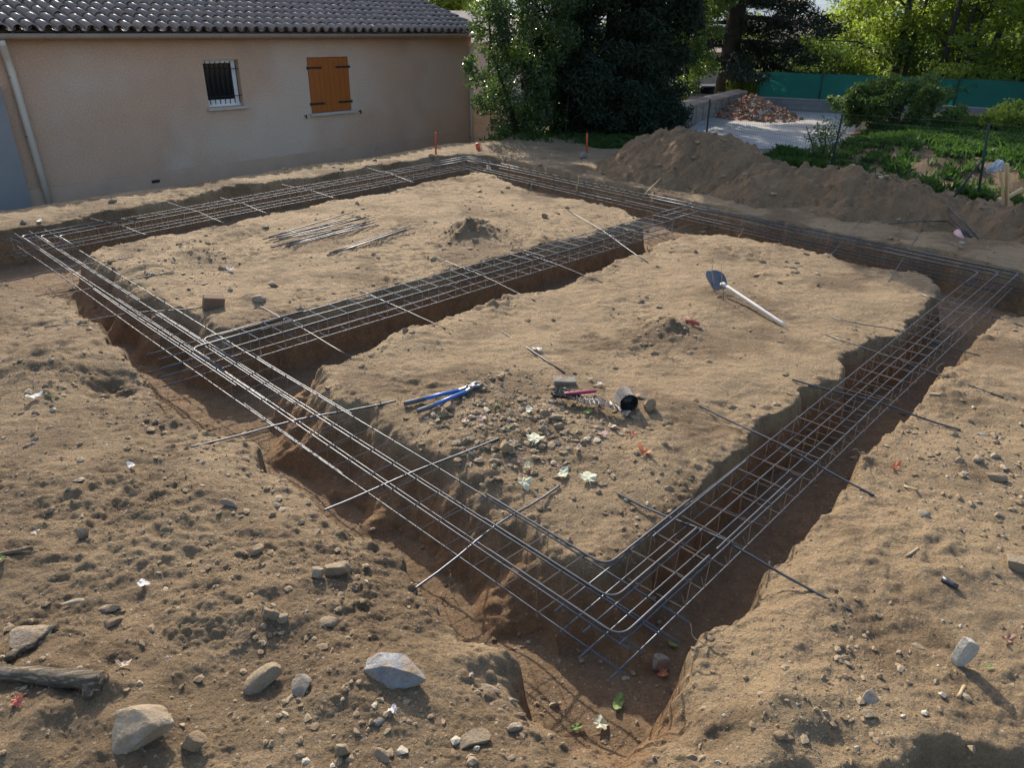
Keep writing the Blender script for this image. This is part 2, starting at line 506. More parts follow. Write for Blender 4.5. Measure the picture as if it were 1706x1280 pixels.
class MB:
    """collects polygons; build() links ONE mesh object"""

    def __init__(self):
        self.v = []
        self.f = []
        self.n = 0

    def add(self, verts, faces):
        verts = [tuple(float(c) for c in q) for q in verts]
        k = self.n
        self.v += verts
        self.f += [tuple(i + k for i in f) for f in faces]
        self.n += len(verts)
        return self

    def box(self, c, s, rot=None):
        hx, hy, hz = s[0] / 2, s[1] / 2, s[2] / 2
        vs = [(-hx, -hy, -hz), (hx, -hy, -hz), (hx, hy, -hz), (-hx, hy, -hz), (-hx, -hy, hz), (hx, -hy, hz), (hx, hy, hz), (-hx, hy, hz)]
        out = []
        for q in vs:
            q = Vector(q)
            if rot is not None:
                q = rot @ q
            out.append((q.x + c[0], q.y + c[1], q.z + c[2]))
        return self.add(out, [(0, 3, 2, 1), (4, 5, 6, 7), (0, 1, 5, 4), (1, 2, 6, 5), (2, 3, 7, 6), (3, 0, 4, 7)])

    def tube(self, path, r, n=6, cap=True, closed=False):
        path = [np.array(q, float) for q in path]
        m = len(path)
        rs = r if hasattr(r, '__len__') else [r] * m
        ref = None
        vs = []
        for i in range(m):
            if closed:
                d = path[(i + 1) % m] - path[i - 1]
            else:
                d = path[min(i + 1, m - 1)] - path[max(i - 1, 0)]
            d = d / (np.linalg.norm(d) + 1e-12)
            if ref is None:
                ref = np.array([0, 0, 1.0]) if abs(d[2]) < 0.9 else np.array([1.0, 0, 0])
            a = np.cross(d, ref)
            a /= np.linalg.norm(a) + 1e-12
            b = np.cross(a, d)
            ref = b
            for k in range(n):
                t = 2 * math.pi * k / n
                vs.append(path[i] + rs[i] * (math.cos(t) * a + math.sin(t) * b))
        fs = []
        for i in range(m if closed else m - 1):
            j = (i + 1) % m
            for k in range(n):
                k2 = (k + 1) % n
                fs.append((i * n + k, i * n + k2, j * n + k2, j * n + k))
        if cap and not closed:
            fs.append(tuple(range(n - 1, -1, -1)))
            fs.append(tuple((m - 1) * n + k for k in range(n)))
        return self.add(vs, fs)

    def mesh(self, name, off=(0, 0, 0), smooth=True):
        me = bpy.data.meshes.new(name)
        off = np.array(off, float)
        v = np.array(self.v, float) - off
        me.from_pydata(v.tolist(), [], self.f)
        if smooth:
            me.polygons.foreach_set('use_smooth', [True] * len(me.polygons))
        me.update()
        return me

    def build(self, name, m, parent=None, smooth=True, loc=None, local=False):
        """verts in world space unless local; with a parent they are stored relative to it"""
        if parent is not None and not local:
            off = np.array(parent.location)
        elif loc is not None:
            off = np.array(loc, float)
        elif parent is None and not local:
            v = np.array(self.v)
            off = np.array([(v[:, 0].min() + v[:, 0].max()) / 2, (v[:, 1].min() + v[:, 1].max()) / 2, v[:, 2].min()])
        else:
            off = np.zeros(3)
        me = self.mesh(name, off, smooth)
        o = bpy.data.objects.new(name, me)
        if m is not None:
            me.materials.append(m)
        COL.objects.link(o)
        if parent is not None:
            o.parent = parent
        else:
            o.location = Vector(off.tolist())
        return o


def np_mesh(name, verts, quads, m, smooth=True, tint=None, loc=None, parent=None):
    """fast mesh from numpy arrays; quads is (n,4) or (n,3)"""
    verts = np.asarray(verts, np.float32)
    quads = np.asarray(quads, np.int32)
    k = quads.shape[1]
    off = np.zeros(3, np.float32) if loc is None else np.asarray(loc, np.float32)
    me = bpy.data.meshes.new(name)
    me.vertices.add(len(verts))
    me.vertices.foreach_set('co', (verts - off).ravel())
    me.loops.add(quads.size)
    me.loops.foreach_set('vertex_index', quads.ravel())
    me.polygons.add(len(quads))
    me.polygons.foreach_set('loop_start', np.arange(0, quads.size, k, dtype=np.int32))
    try:
        me.polygons.foreach_set('loop_total', np.full(len(quads), k, np.int32))
    except Exception:
        pass
    me.polygons.foreach_set('use_smooth', np.full(len(quads), smooth))
    me.update(calc_edges=True)
    if tint is not None:
        a = me.attributes.new('tint', 'FLOAT', 'POINT')
        a.data.foreach_set('value', np.asarray(tint, np.float32))
    me.materials.append(m)
    o = bpy.data.objects.new(name, me)
    COL.objects.link(o)
    if parent is not None:
        o.parent = parent
    elif loc is not None:
        o.location = Vector([float(q) for q in loc])
    return o


# ------------------------------------------------------------------ the ground: one sheet to the horizon
def build_ground():
    th = np.concatenate([np.radians(np.arange(-204, 30, 6.0)), np.radians(np.arange(30, 150.01, 0.18))])
    r1 = np.geomspace(0.3, 1.7, 14)[:-1]
    r2 = np.exp(np.arange(math.log(1.7), math.log(27), 0.0031))
    r3 = np.geomspace(27, 900, 46)
    r = np.concatenate([r1, r2, r3])
    R, T = np.meshgrid(r, th, indexing='ij')
    X, Y = R * np.cos(T), R * np.sin(T)
    Z, D, MO = ground(X, Y, True)
    Z = np.where(R > 60, Z * 0 - 0.02, Z)
    nr, nt_ = X.shape
    verts = np.stack([X, Y, Z], -1).reshape(-1, 3)
    verts = np.vstack([verts, [[0, 0, 0]]])
    i = np.arange(nr - 1)[:, None]
    j = np.arange(nt_)[None, :]
    j2 = (j + 1) % nt_
    q = np.stack([i * nt_ + j, (i + 1) * nt_ + j, (i + 1) * nt_ + j2, i * nt_ + j2], -1).reshape(-1, 4)
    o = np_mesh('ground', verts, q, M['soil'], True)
    for nm, arr in (('dug', D), ('moist_dark', MO)):
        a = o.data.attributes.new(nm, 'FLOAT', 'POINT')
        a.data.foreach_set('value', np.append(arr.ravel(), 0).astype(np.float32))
    o['kind'] = 'structure'
    return o


build_ground()


# ------------------------------------------------------------------ spoil heaps along the back trench
def heap(px_base, crest, width, label, slope=0.62, seed=0):
    """ridge points: (crest px, crest py, base py) ; base = where the heap meets the ground in front"""
    pts = []
    for cx, cy, by in crest:
        b = P(cx, by)
        rho = math.hypot(b[0], b[1]) + width
        pts.append(at(cx, cy, rho))
    pts = np.array(pts)
    lo = pts.min(0) - 3.2
    hi = pts.max(0) + 3.2
    st = 0.036
    xs = np.arange(lo[0], hi[0], st)
    ys = np.arange(lo[1], hi[1], st)
    X, Y = np.meshgrid(xs, ys, indexing='ij')
    Zh = np.full(X.shape, -9.0)
    for a, b in zip(pts[:-1], pts[1:]):
        e = b[:2] - a[:2]
        t = np.clip(((X - a[0]) * e[0] + (Y - a[1]) * e[1]) / (e @ e), 0, 1)
        d = np.hypot(X - a[0] - e[0] * t, Y - a[1] - e[1] * t)
        zr = a[2] + (b[2] - a[2]) * t
        zz = zr - slope * (np.sqrt(d * d + 0.12) - 0.34)
        Zh = np.maximum(Zh, zz)
    n = 0.10 * pn(X / 0.9, Y / 0.9, 60 + seed) + 0.07 * pn(X / 0.4, Y / 0.4, 61 + seed) + 0.03 * pn(X / 0.2, Y / 0.2, 62 + seed)
    n += 0.5 * clods(X, Y, 0.34, 0.30, 70 + seed) * sst(-0.2, 0.3, pn(X / 0.8, Y / 0.8, 64 + seed)) + 0.85 * clods(X, Y, 0.17, 0.55, 72 + seed) + 0.9 * clods(X, Y, 0.095, 0.6, 74 + seed)
    # slides down the face
    u_ = X * 0.64 - Y * 0.77
    n += 0.07 * pn(u_ / 0.28, (X + Y) / 2.5, 65 + seed) * sst(0.1, 0.5, Zh)
    Zh += n
    G = ground(X, Y)
    keep = (Zh > np.maximum(G, -0.04) - 0.05)
    idx = -np.ones(X.shape, np.int64)
    cell = keep[:-1, :-1] & keep[1:, :-1] & keep[1:, 1:] & keep[:-1, 1:]
    vid = np.arange(X.size).reshape(X.shape)
    q = np.stack([vid[:-1, :-1][cell], vid[1:, :-1][cell], vid[1:, 1:][cell], vid[:-1, 1:][cell]], -1)
    used, inv = np.unique(q, return_inverse=True)
    verts = np.stack([X, Y, Zh], -1).reshape(-1, 3)[used]
    base = [pts[:, 0].mean(), pts[:, 1].mean(), 0]
    o = np_mesh('soil_heap', verts, inv.reshape(-1, 4), M['heap_soil'], True, loc=base)
    tag(o, label, 'soil heap', 'spoil heaps beside the back trench')
    ok = Zh - G

    def top(x, y):
        i = int(round((x - xs[0]) / st))
        j = int(round((y - ys[0]) / st))
        if 0 <= i < len(xs) and 0 <= j < len(ys):
            return float(Zh[i, j])
        return -9.0
    return top


heap1 = heap(None, [(1085, 228, 318), (1110, 219, 326), (1135, 216, 330), (1180, 219, 338), (1225, 228, 346), (1275, 258, 354)], 2.45,
             'tall brown soil heap beside the far corner of the trenches', slope=0.80, seed=0)
heap2 = heap(None, [(1290, 272, 360), (1335, 283, 366), (1370, 281, 372), (1430, 282, 382), (1490, 296, 392), (1550, 322, 405), (1620, 336, 420), (1760, 345, 440)], 1.9,
             'long low dark soil heap on the right in front of the grass bank', slope=0.66, seed=9)


def site(px, py, lift=0.0):
    """point on ground or heap seen at the pixel"""
    if px < 960 or py > 445:
        return PG(px, py, lift)
    d = ray(px, py)
    for rho in np.arange(8.0, 30, 0.05):
        p = np.array([0, 0, H]) + d * (rho / math.hypot(d[0], d[1]))
        if p[2] < 1.4:
            h = max(heap1(p[0], p[1]), heap2(p[0], p[1]), -0.0 if rho > 14 else -9)
            if h < -1:
                h = gz(p[0], p[1])
            if p[2] <= h:
                return np.array([p[0], p[1], h + lift])
    return PG(px, py, lift)


# ------------------------------------------------------------------ reinforcement cages
ZT, ZB = 0.055, -0.135        # top and bottom layer of bars
SP = 0.2                      # spacing between the three bars of a layer


def wav(a, b, n, amp, seed):
    r = np.random.default_rng(seed)
    t = np.linspace(0, 1, n)
    a, b = np.array(a, float), np.array(b, float)
    p = a + (b - a) * t[:, None]
    k1, k2 = r.uniform(0, 6.28, 2)
    L = np.linalg.norm(b - a)
    p[:, 2] += amp * np.sin(k1 + t * L * 1.3) * 0.6
    e = (b - a) / L
    nrm = np.array([-e[1], e[0], 0])
    p += nrm * (amp * np.sin(k2 + t * L * 0.9))[:, None]
    return p


def ribbed(path, r, step=0.014):
    """deformed bar: fine rings with raised ribs"""
    path = np.array(path, float)
    seg = np.linalg.norm(np.diff(path, axis=0), axis=1)
    s = np.concatenate([[0], np.cumsum(seg)])
    n = max(4, int(s[-1] / step * 2))
    t = np.linspace(0, s[-1], n)
    pts = np.stack([np.interp(t, s, path[:, k]) for k in range(3)], -1)
    rad = np.where(np.arange(n) % 2 == 0, r * 0.90, r * 1.12)
    return pts, rad


def cage(label, a, b, mt, mst, nbar=3, skip=0.15, first=0, last=0, pitch=0.272, seed=0, extra=()):
    """a,b: centre line ends (x,y). Parts: bars and stirrups"""
    a, b = np.array(a, float), np.array(b, float)
    L = np.linalg.norm(b - a)
    e = (b - a) / L
    nr = np.array([-e[1], e[0]])
    mid = (a + b) / 2
    root = empty('rebar_cage', (mid[0], mid[1], ZB), math.atan2(e[1], e[0]), label, 'rebar cage', 'reinforcement cages in the trenches')
    rz = math.atan2(e[1], e[0])

    def loc(p):   # world -> root local
        q = np.array(p, float) - np.array([mid[0], mid[1], ZB])
        return np.array([q[0] * e[0] + q[1] * e[1], q[0] * nr[0] + q[1] * nr[1], q[2]])
    rr = np.random.default_rng(100 + seed)
    for layer, z in ((0, ZT), (1, ZB)):
        for k in (-1, 0, 1):
            o = k * SP
            ja, jb = rr.uniform(-0.045, 0.045), rr.uniform(-0.10, 0.10)
            p0 = np.array([*(a + nr * o - e * ja), z])
            p1 = np.array([*(b + nr * o + e * jb), z])
            pth = [loc(q) for q in wav(p0, p1, max(3, int(L / 0.5)), 0.006, seed * 10 + layer * 3 + k + 1)]
            MB().tube(pth, 0.0064, 6).build('rebar_bar', mt, root, local=True)
    # extra lapped bars: (offset, z, from, to)
    for o, z, f, t in extra:
        p0 = np.array([*(a + nr * o + e * L * f), z])
        p1 = np.array([*(a + nr * o + e * L * t), z])
        pts, rad = ribbed([loc(q) for q in wav(p0, p1, 6, 0.006, seed * 7 + 60 + int(o * 100))], 0.0072, 0.03)
        MB().tube(pts, rad, 5).build('lap_bar', mt, root, local=True)
    # stirrup: one shared mesh: closed hoop + middle tie + hooked tail
    hw, h = SP + 0.011, ZT - ZB + 0.018
    s = MB()
    zb = -0.009
    hoop = [(0, -hw, zb), (0, hw, zb), (0, hw, zb + h), (0, -hw, zb + h)]
    s.tube(hoop[0:2], 0.0036, 4).tube(hoop[1:3], 0.0027, 4).tube(hoop[2:4], 0.0040, 4).tube([hoop[3], hoop[0]], 0.0027, 4)
    s.tube([(0.008, 0.009, zb), (0.008, 0.009, zb + h)], 0.0024, 4)
    s.tube([(0.0, -hw, zb + 0.01), (0.035, -hw + 0.05, zb + 0.055)], 0.0018, 4)
    s.tube([(0.0, hw, zb + h - 0.01), (-0.035, hw - 0.05, zb + h - 0.05)], 0.0018, 4)
    me = s.mesh('stirrup', smooth=False)
    me.materials.append(mst)
    n = int((L - 2 * skip) / pitch)
    for i in range(first, n + 1 - last):
        st = bpy.data.objects.new('stirrup', me)
        COL.objects.link(st)
        st.parent = root
        x = -L / 2 + skip + i * pitch + rr.uniform(-0.025, 0.025)
        st.location = (x, rr.uniform(-0.005, 0.005), 0)
        st.rotation_euler = (rr.uniform(-0.015, 0.015), rr.uniform(-0.10, 0.10), rr.uniform(-0.06, 0.06))
    return root, loc


FA, FB = (-7.36, 11.06), (0.80, 3.00)
front, floc = cage('bright steel rebar cage hanging in the long front trench from far left to near corner', FA, FB, M['steel'], M['steel_rust'],
                   first=2, last=2, seed=1, extra=[(-SP + 0.03, ZT + 0.004, .02, .20), (-SP - 0.026, ZT, .30, .62), (-SP + 0.03, ZT, .16, .40), (-SP + 0.035, ZT, .44, .66), (0.028, ZT, .12, .37),
                                  (-0.024, ZT, .42, .68), (0.03, ZT, .46, .63), (SP + 0.025, ZT, .58, .72), (-SP + 0.02, ZB, .62, .76), (0.03, ZB, .3, .52)])
RA, RB = (0.42, 3.02), (6.62, 9.78)
right, rloc = cage('steel rebar cage hanging in the right trench from near corner towards the dark soil heap', RA, RB, M['steel'], M['steel_rust'], first=2, last=1, seed=2,
                   extra=[(SP - 0.022, ZT + 0.012, .10, .24), (-SP + 0.02, ZT + 0.01, .12, .24)])
LA, LB = (-7.32, 10.42), (-0.98, 18.62)
left, lloc = cage('steel rebar cage in the trench along the beige house wall', LA, LB, M['steel_dark'], M['steel_wire'], seed=3,
                  extra=[(SP - 0.03, ZT, .02, .18), (0.03, ZT, .02, .2)])
BA, BB = (-1.05, 18.25), (6.78, 9.44)
back, bloc = cage('dark rebar cage in the far trench below the soil heaps', BA, BB, M['steel_dark'], M['steel_dark'], seed=4, pitch=0.24,
                  extra=[(SP + 0.03, ZT, .0, .12), (0.03, ZT, .01, .14), (SP - 0.03, ZT, .46, .74), (0.03, ZT, .5, .8), (SP + 0.03, ZT, .72, .97), (0.02, ZB, .3, .6), (SP - 0.03, ZB, .4, .9)])
CA, CB = (-3.42, 6.42), (3.02, 13.13)
midc, mloc = cage('dark rebar cage in the cross trench between the two earth platforms', CA, CB, M['steel_dark'], M['steel_wire'], first=2, last=2, seed=5,
                  extra=[(SP - 0.024, ZT, .1, .24), (0.026, ZT, .12, .36), (-0.03, ZB, .2, .4)])


def bend(p0, c, p1, r=0.10, n=7):
    """L path through corner c with a rounded bend"""
    p0, c, p1 = (np.array(q, float) for q in (p0, c, p1))
    u = (p0 - c) / np.linalg.norm(p0 - c)
    w = (p1 - c) / np.linalg.norm(p1 - c)
    a, b = c + u * r, c + w * r
    arc = [(1 - t) ** 2 * a + 2 * t * (1 - t) * c + t * t * b for t in np.linspace(0, 1, n)]
    return [p0] + arc + [p1]


def isect(a, da, b, db):
    m = np.array([[da[0], -db[0]], [da[1], -db[1]]])
    t = np.linalg.solve(m, np.array(b) - np.array(a))
    return np.array(a) + np.array(da) * t[0]


def corner_bars(root, loc, l1, l2, sgn1, sgn2, len1, len2, offs, ribs, z=ZT + 0.016, shift=0.02, mt=None):
    """l1,l2 = (a,b) centre lines; offs: list of (offset on l1, offset on l2)"""
    for o1, o2 in offs:
        a1, b1 = np.array(l1[0]), np.array(l1[1])
        a2, b2 = np.array(l2[0]), np.array(l2[1])
        e1 = (b1 - a1) / np.linalg.norm(b1 - a1)
        e2 = (b2 - a2) / np.linalg.norm(b2 - a2)
        n1, n2 = np.array([-e1[1], e1[0]]), np.array([-e2[1], e2[0]])
        c = isect(a1 + n1 * o1, e1, a2 + n2 * o2, e2)
        p0 = c + e1 * sgn1 * len1 * random.uniform(0.92, 1.06)
        p1 = c + e2 * sgn2 * len2 * random.uniform(0.92, 1.06)
        pth = bend([*p0, z], [*c, z], [*p1, z])
        pth = [loc(q) for q in pth]
        if ribs:
            pts, rad = ribbed(pth, 0.0078, 0.013)
        else:
            pts, rad = np.array(pth), 0.0075
        MB().tube(pts, rad, 6 if ribs else 5).build('corner_bar', mt or M['steel'], root, local=True)


FL, RL, LL, BL, ML = (FA, FB), (RA, RB), (LA, LB), (BA, BB), (CA, CB)
# near corner: offsets just inside each top bar
corner_bars(front, floc, FL, RL, -1, 1, 1.05, 1.0, [(-SP + 0.018, -SP + 0.018), (0.018, 0.018), (SP + 0.018, SP + 0.018)], True)
corner_bars(front, floc, FL, LL, 1, 1, 1.0, 1.5, [(-SP + 0.018, SP - 0.02), (0.018, 0.0 - 0.02), (SP + 0.018, -SP - 0.02)], False)
corner_bars(midc, mloc, ML, FL, 1, 1, 1.2, 0.75, [(SP - 0.02, 0.02)], False, mt=M['steel_dark'])
corner_bars(midc, mloc, ML, FL, 1, 1, 1.2, 0.75, [(0.02, -SP + 0.04)], False, mt=M['steel_dark'])
corner_bars(right, rloc, RL, BL, -1, -1, 0.6, 1.6, [(SP - 0.02, -SP - 0.02), (-0.02, -0.02), (-SP - 0.02, SP - 0.02)], False)
corner_bars(back, bloc, BL, LL, 1, -1, 1.2, 1.2, [(SP, SP), (0.02, 0.02), (-SP, -SP)], False, mt=M['steel_dark'])
corner_bars(back, bloc, BL, ML, -1, -1, 1.1, 1.1, [(-0.02, 0.02), (SP, SP)], False, mt=M['steel_dark'])
corner_bars(back, bloc, BL, ML, 1, -1, 1.3, 1.1, [(-0.03, -SP)], False, mt=M['steel_dark'])

# ------------------------------------------------------------------ support bars laid across the trenches
CROSS = [
    ('front', (-12, 474), (222, 428), 'thin steel support bar across the front trench, nearest the far left corner', 0),
    ('front', (88, 496), (290, 456), 'thin steel support bar across the front trench, second from the far left corner', 0),
    ('front', (74, 547), (346, 512), 'thin steel support bar across the front trench, third from the far left corner', 0),
    ('front', (318, 747), (659, 670), 'long steel support bar over the front trench pointing at the blue bolt cutters', 1),
    ('front', (540, 853), (832, 732), 'steel support bar over the front trench ending below the large pale leaf', 1),
    ('front', (692, 983), (932, 812), 'steel support bar over the front trench, nearest the near corner', 1),
    ('right', (1028, 825), (1418, 1020), 'ribbed steel support bar over the right trench, nearest the near corner', 1),
    ('right', (1164, 677), (1456, 828), 'ribbed steel support bar over the right trench, second from the near corner', 1),
    ('right', (1319, 634), (1600, 719), 'steel support bar over the right trench, third from the near corner', 1),
    ('right', (1375, 559), (1672, 664), 'steel support bar over the right trench, fourth from the near corner', 0),
    ('right', (1384, 530), (1632, 594), 'steel support bar over the right trench, fifth from the near corner', 0),
    ('right', (1533, 491), (1704, 545), 'steel support bar over the right trench, farthest from the near corner', 0),
    ('back', (1380, 428), (1443, 400), 'dark steel support bar across the far trench behind the right platform', 0),
    ('back', (1480, 470), (1522, 438), 'dark steel support bar across the far trench close to the right corner', 0),
    ('mid', (434, 512), (585, 596), 'steel support bar over the cross trench, nearest the front trench', 0),
    ('mid', (600, 487), (742, 550), 'steel support bar over the cross trench, second from the front trench', 0),
    ('mid', (728, 430), (892, 502), 'steel support bar over the cross trench, third from the front trench', 0),
    ('mid', (866, 420), (1003, 472), 'steel support bar over the cross trench, fourth from the front trench', 0),
    ('mid', (942, 403), (1080, 439), 'steel support bar over the cross trench, fifth from the front trench', 0),
    ('mid', (1037, 382), (1130, 407), 'steel support bar over the cross trench, nearest the far trench', 0),
    ('left', (150, 364), (250, 394), 'bright steel support bar over the house side trench, nearest the far left corner', 0),
    ('left', (280, 338), (378, 374), 'bright steel support bar over the house side trench, second from the left', 0),
    ('left', (367, 330), (450, 358), 'bright steel support bar over the house side trench, third from the left', 0),
    ('left', (470, 308), (566, 333), 'bright steel support bar over the house side trench, fourth from the left', 0),
    ('left', (612, 280), (696, 307), 'bright steel support bar over the house side trench, fifth from the left', 0),
    ('left', (714, 280), (764, 294), 'bright steel support bar over the house side trench, nearest the house corner downpipe', 0),
]
for tr, a, b, lab, ribs in CROSS:
    pa, pb = PG(*a), PG(*b)
    if pa[2] < -0.12:
        pa = P(*a)
    if pb[2] < -0.12:
        pb = P(*b)
    pa[2] += 0.010
    pb[2] += 0.010
    n = 9
    t = np.linspace(0, 1, n)
    pts = pa + (pb - pa) * t[:, None]
    # bars carry the cage: between the banks they run just under the top layer
    zc = ZT - 0.016
    pts[:, 2] = np.where((t > 0.25) & (t < 0.75), zc, pts[:, 2])
    pts[:, 2] = np.convolve(np.pad(pts[:, 2], 1, 'edge'), [0.25, 0.5, 0.25], 'valid')
    if ribs:
        pp, rad = ribbed(pts, 0.0082, 0.016)
        ob = MB().tube(pp, rad, 6).build('support_bar', M['steel'])
    else:
        ob = MB().tube(pts, 0.0056, 6).build('support_bar', M['steel'])
    tag(ob, lab, 'steel bar', 'bars laid across the trenches')
# half-buried loose bar on the right platform
pa, pb = PG(836, 553, 0.0), PG(940, 623, 0.01)
md = (pa + pb) / 2
md[2] = gz(md[0], md[1]) + 0.012
tag(MB().tube([pa, (pa + md) / 2, md, (md + pb) / 2, pb], 0.008, 6).build('loose_bar', M['steel']),
    'half buried steel bar beside the scrap of white paper', 'steel bar')

# ------------------------------------------------------------------ loose bars lying on the left platform
LOOSE = [((438, 403), (596, 366)), ((450, 408), (610, 366)), ((456, 411), (615, 363)), ((462, 404), (600, 362)),
         ((452, 415), (616, 370)), ((470, 414), (625, 368)), ((478, 416), (622, 374)), ((449, 404), (588, 358)),
         ((483, 412), (631, 376)), ((460, 399), (592, 368)), ((476, 417), (605, 381)), ((466, 407), (612, 377)),
         ((545, 427), (672, 382)), ((549, 424), (684, 378)), ((556, 423), (690, 381)), ((560, 425), (676, 388))]
for i, (a, b) in enumerate(LOOSE):
    pa, pb = PG(*a), PG(*b)
    up = 0.015 + 0.008 * (i % 4)
    zs = max(pa[2], pb[2], gz(*((pa + pb) / 2)[:2])) + up
    pa[2] = zs
    pb[2] = zs
    ob = MB().tube(wav(pa, pb, 5, 0.004, 300 + i), 0.0085, 6).build('loose_bar', M['steel'])
    if i < 12:
        tag(ob, 'steel bar lying in the loose fanned pile on the left earth platform', 'steel bar', 'loose bars in the fanned pile')
    else:
        tag(ob, 'steel bar in the small row between the fanned pile and the soil mound', 'steel bar', 'loose bars in the small row')


# ------------------------------------------------------------------ the house: local x along the wall, -y towards the site, z up
HA = P(82, 346)
HB = P(785, 240)
HS = 1.29                       # the house stands on a lower terrace, well behind the trench
HANG = math.atan2(HB[1] - HA[1], HB[0] - HA[0])
WL = 10.83                      # right end of the wall
M['render_wall'], _nt, _b = mat('render_wall', 0.95)
_v = objco(_nt)
_c = mix(_nt, ramp(_nt, noise(_nt, 0.7, 5, 0.6, _v), [(0.32, 0.0), (0.68, 1.0)]), (0.54, 0.355, 0.245), (0.45, 0.30, 0.21))
# pale damp patches low on the left of the wall
_c = mix(_nt, ramp(_nt, noise(_nt, 0.33, 3, 0.55, _v), [(0.48, 0.0), (0.62, 0.7)]), _c, (0.56, 0.45, 0.36))
_c = mix(_nt, 0.8, _c, ramp(_nt, noise(_nt, 38, 5, 0.75, _v), [(0.25, 0.55), (0.75, 1.3)]), 'MULTIPLY')
_nt.links.new(_c, _b.inputs['Base Color'])
bump(_nt, _b, noise(_nt, 55, 6, 0.7, _v), 0.8, 0.012)
M['plinth'] = simple('plinth', (0.50, 0.35, 0.245), (0.42, 0.295, 0.21), 1.6, 0.95, 0, 0.6, 0.006, 60)
M['annex_render'] = simple('annex_render', (0.24, 0.235, 0.235), (0.20, 0.197, 0.198), 1.2, 0.9, 0, 0.3, 0.004, 40)
M['gutter'] = simple('gutter', (0.33, 0.26, 0.205), (0.28, 0.22, 0.175), 2.0, 0.5, 0, 0.05, 0.002, 40)
M['pipe'] = simple('pipe', (0.60, 0.53, 0.45), (0.52, 0.46, 0.39), 2.0, 0.5, 0, 0.05, 0.002, 40)
M['white_frame'] = simple('white_frame', (0.74, 0.74, 0.73), (0.68, 0.68, 0.67), 3.0, 0.45, 0, 0.05, 0.001, 40)
M['sill'] = simple('sill', (0.46, 0.41, 0.37), (0.38, 0.34, 0.30), 6.0, 0.8, 0, 0.3, 0.003, 60)
M['shutter'], _nt, _b = mat('shutter', 0.55)
_v = objco(_nt)
_mp = nd(_nt, 'ShaderNodeMapping')
_mp.inputs['Scale'].default_value = (14, 14, 1.2)
_nt.links.new(_v, _mp.inputs[0])
_c = mix(_nt, ramp(_nt, noise(_nt, 2.2, 6, 0.7, _mp.outputs[0]), [(0.3, 0.0), (0.7, 1.0)]), (0.35, 0.10, 0.011), (0.26, 0.074, 0.009))
_nt.links.new(_c, _b.inputs['Base Color'])
bump(_nt, _b, noise(_nt, 2.2, 6, 0.7, _mp.outputs[0]), 0.2, 0.003)
M['iron'] = simple('iron', (0.022, 0.02, 0.02), (0.03, 0.026, 0.024), 10, 0.55, 0.4, 0.1, 0.001, 90)
M['glass'], _nt, _b = mat('glass', 0.08)
_b.inputs['Base Color'].default_value = (0.012, 0.013, 0.016, 1)
M['blind'] = simple('blind', (0.055, 0.05, 0.058), (0.045, 0.042, 0.05), 4, 0.8, 0, 0.05, 0.002, 40)
M['tile'], _nt, _b = mat('tile', 0.42)
_v = pos(_nt)
_oi = nd(_nt, 'ShaderNodeObjectInfo')
_c = mix(_nt, _oi.outputs['Random'], (0.31, 0.205, 0.155), (0.17, 0.12, 0.10))
_c = mix(_nt, ramp(_nt, noise(_nt, 5, 5, 0.65, _v), [(0.38, 0.0), (0.66, 1.0)]), _c, (0.18, 0.15, 0.13))
_c = mix(_nt, ramp(_nt, noise(_nt, 17, 6, 0.7, _v), [(0.52, 0.0), (0.66, 0.8)]), _c, (0.30, 0.265, 0.21))
_c = mix(_nt, ramp(_nt, noise(_nt, 2.1, 4, 0.7, _v), [(0.55, 0.0), (0.7, 0.6)]), _c, (0.17, 0.09, 0.055))
_nt.links.new(_c, _b.inputs['Base Color'])
bump(_nt, _b, noise(_nt, 45, 6, 0.7, _v), 0.35, 0.006)
M['wood_pale'] = simple('wood_pale', (0.52, 0.38, 0.21), (0.42, 0.29, 0.15), 12, 0.8, 0, 0.3, 0.002, 60)

house = empty('house', (HA[0] * HS, HA[1] * HS, 3 - 3 * HS), HANG, 'beige rendered house with a brown tiled roof and an orange shutter', 'house')
house.scale = (HS, HS, HS)


def hb(name, m, mb, parent=None, smooth=False):
    return mb.build(name, m, parent or house, smooth, local=True)


XL = -7.0
TH = 0.24
EAVE = 2.74
win = (3.27, 4.03, 1.43, 2.29)
shu = (5.66, 6.76, 1.16, 2.29)


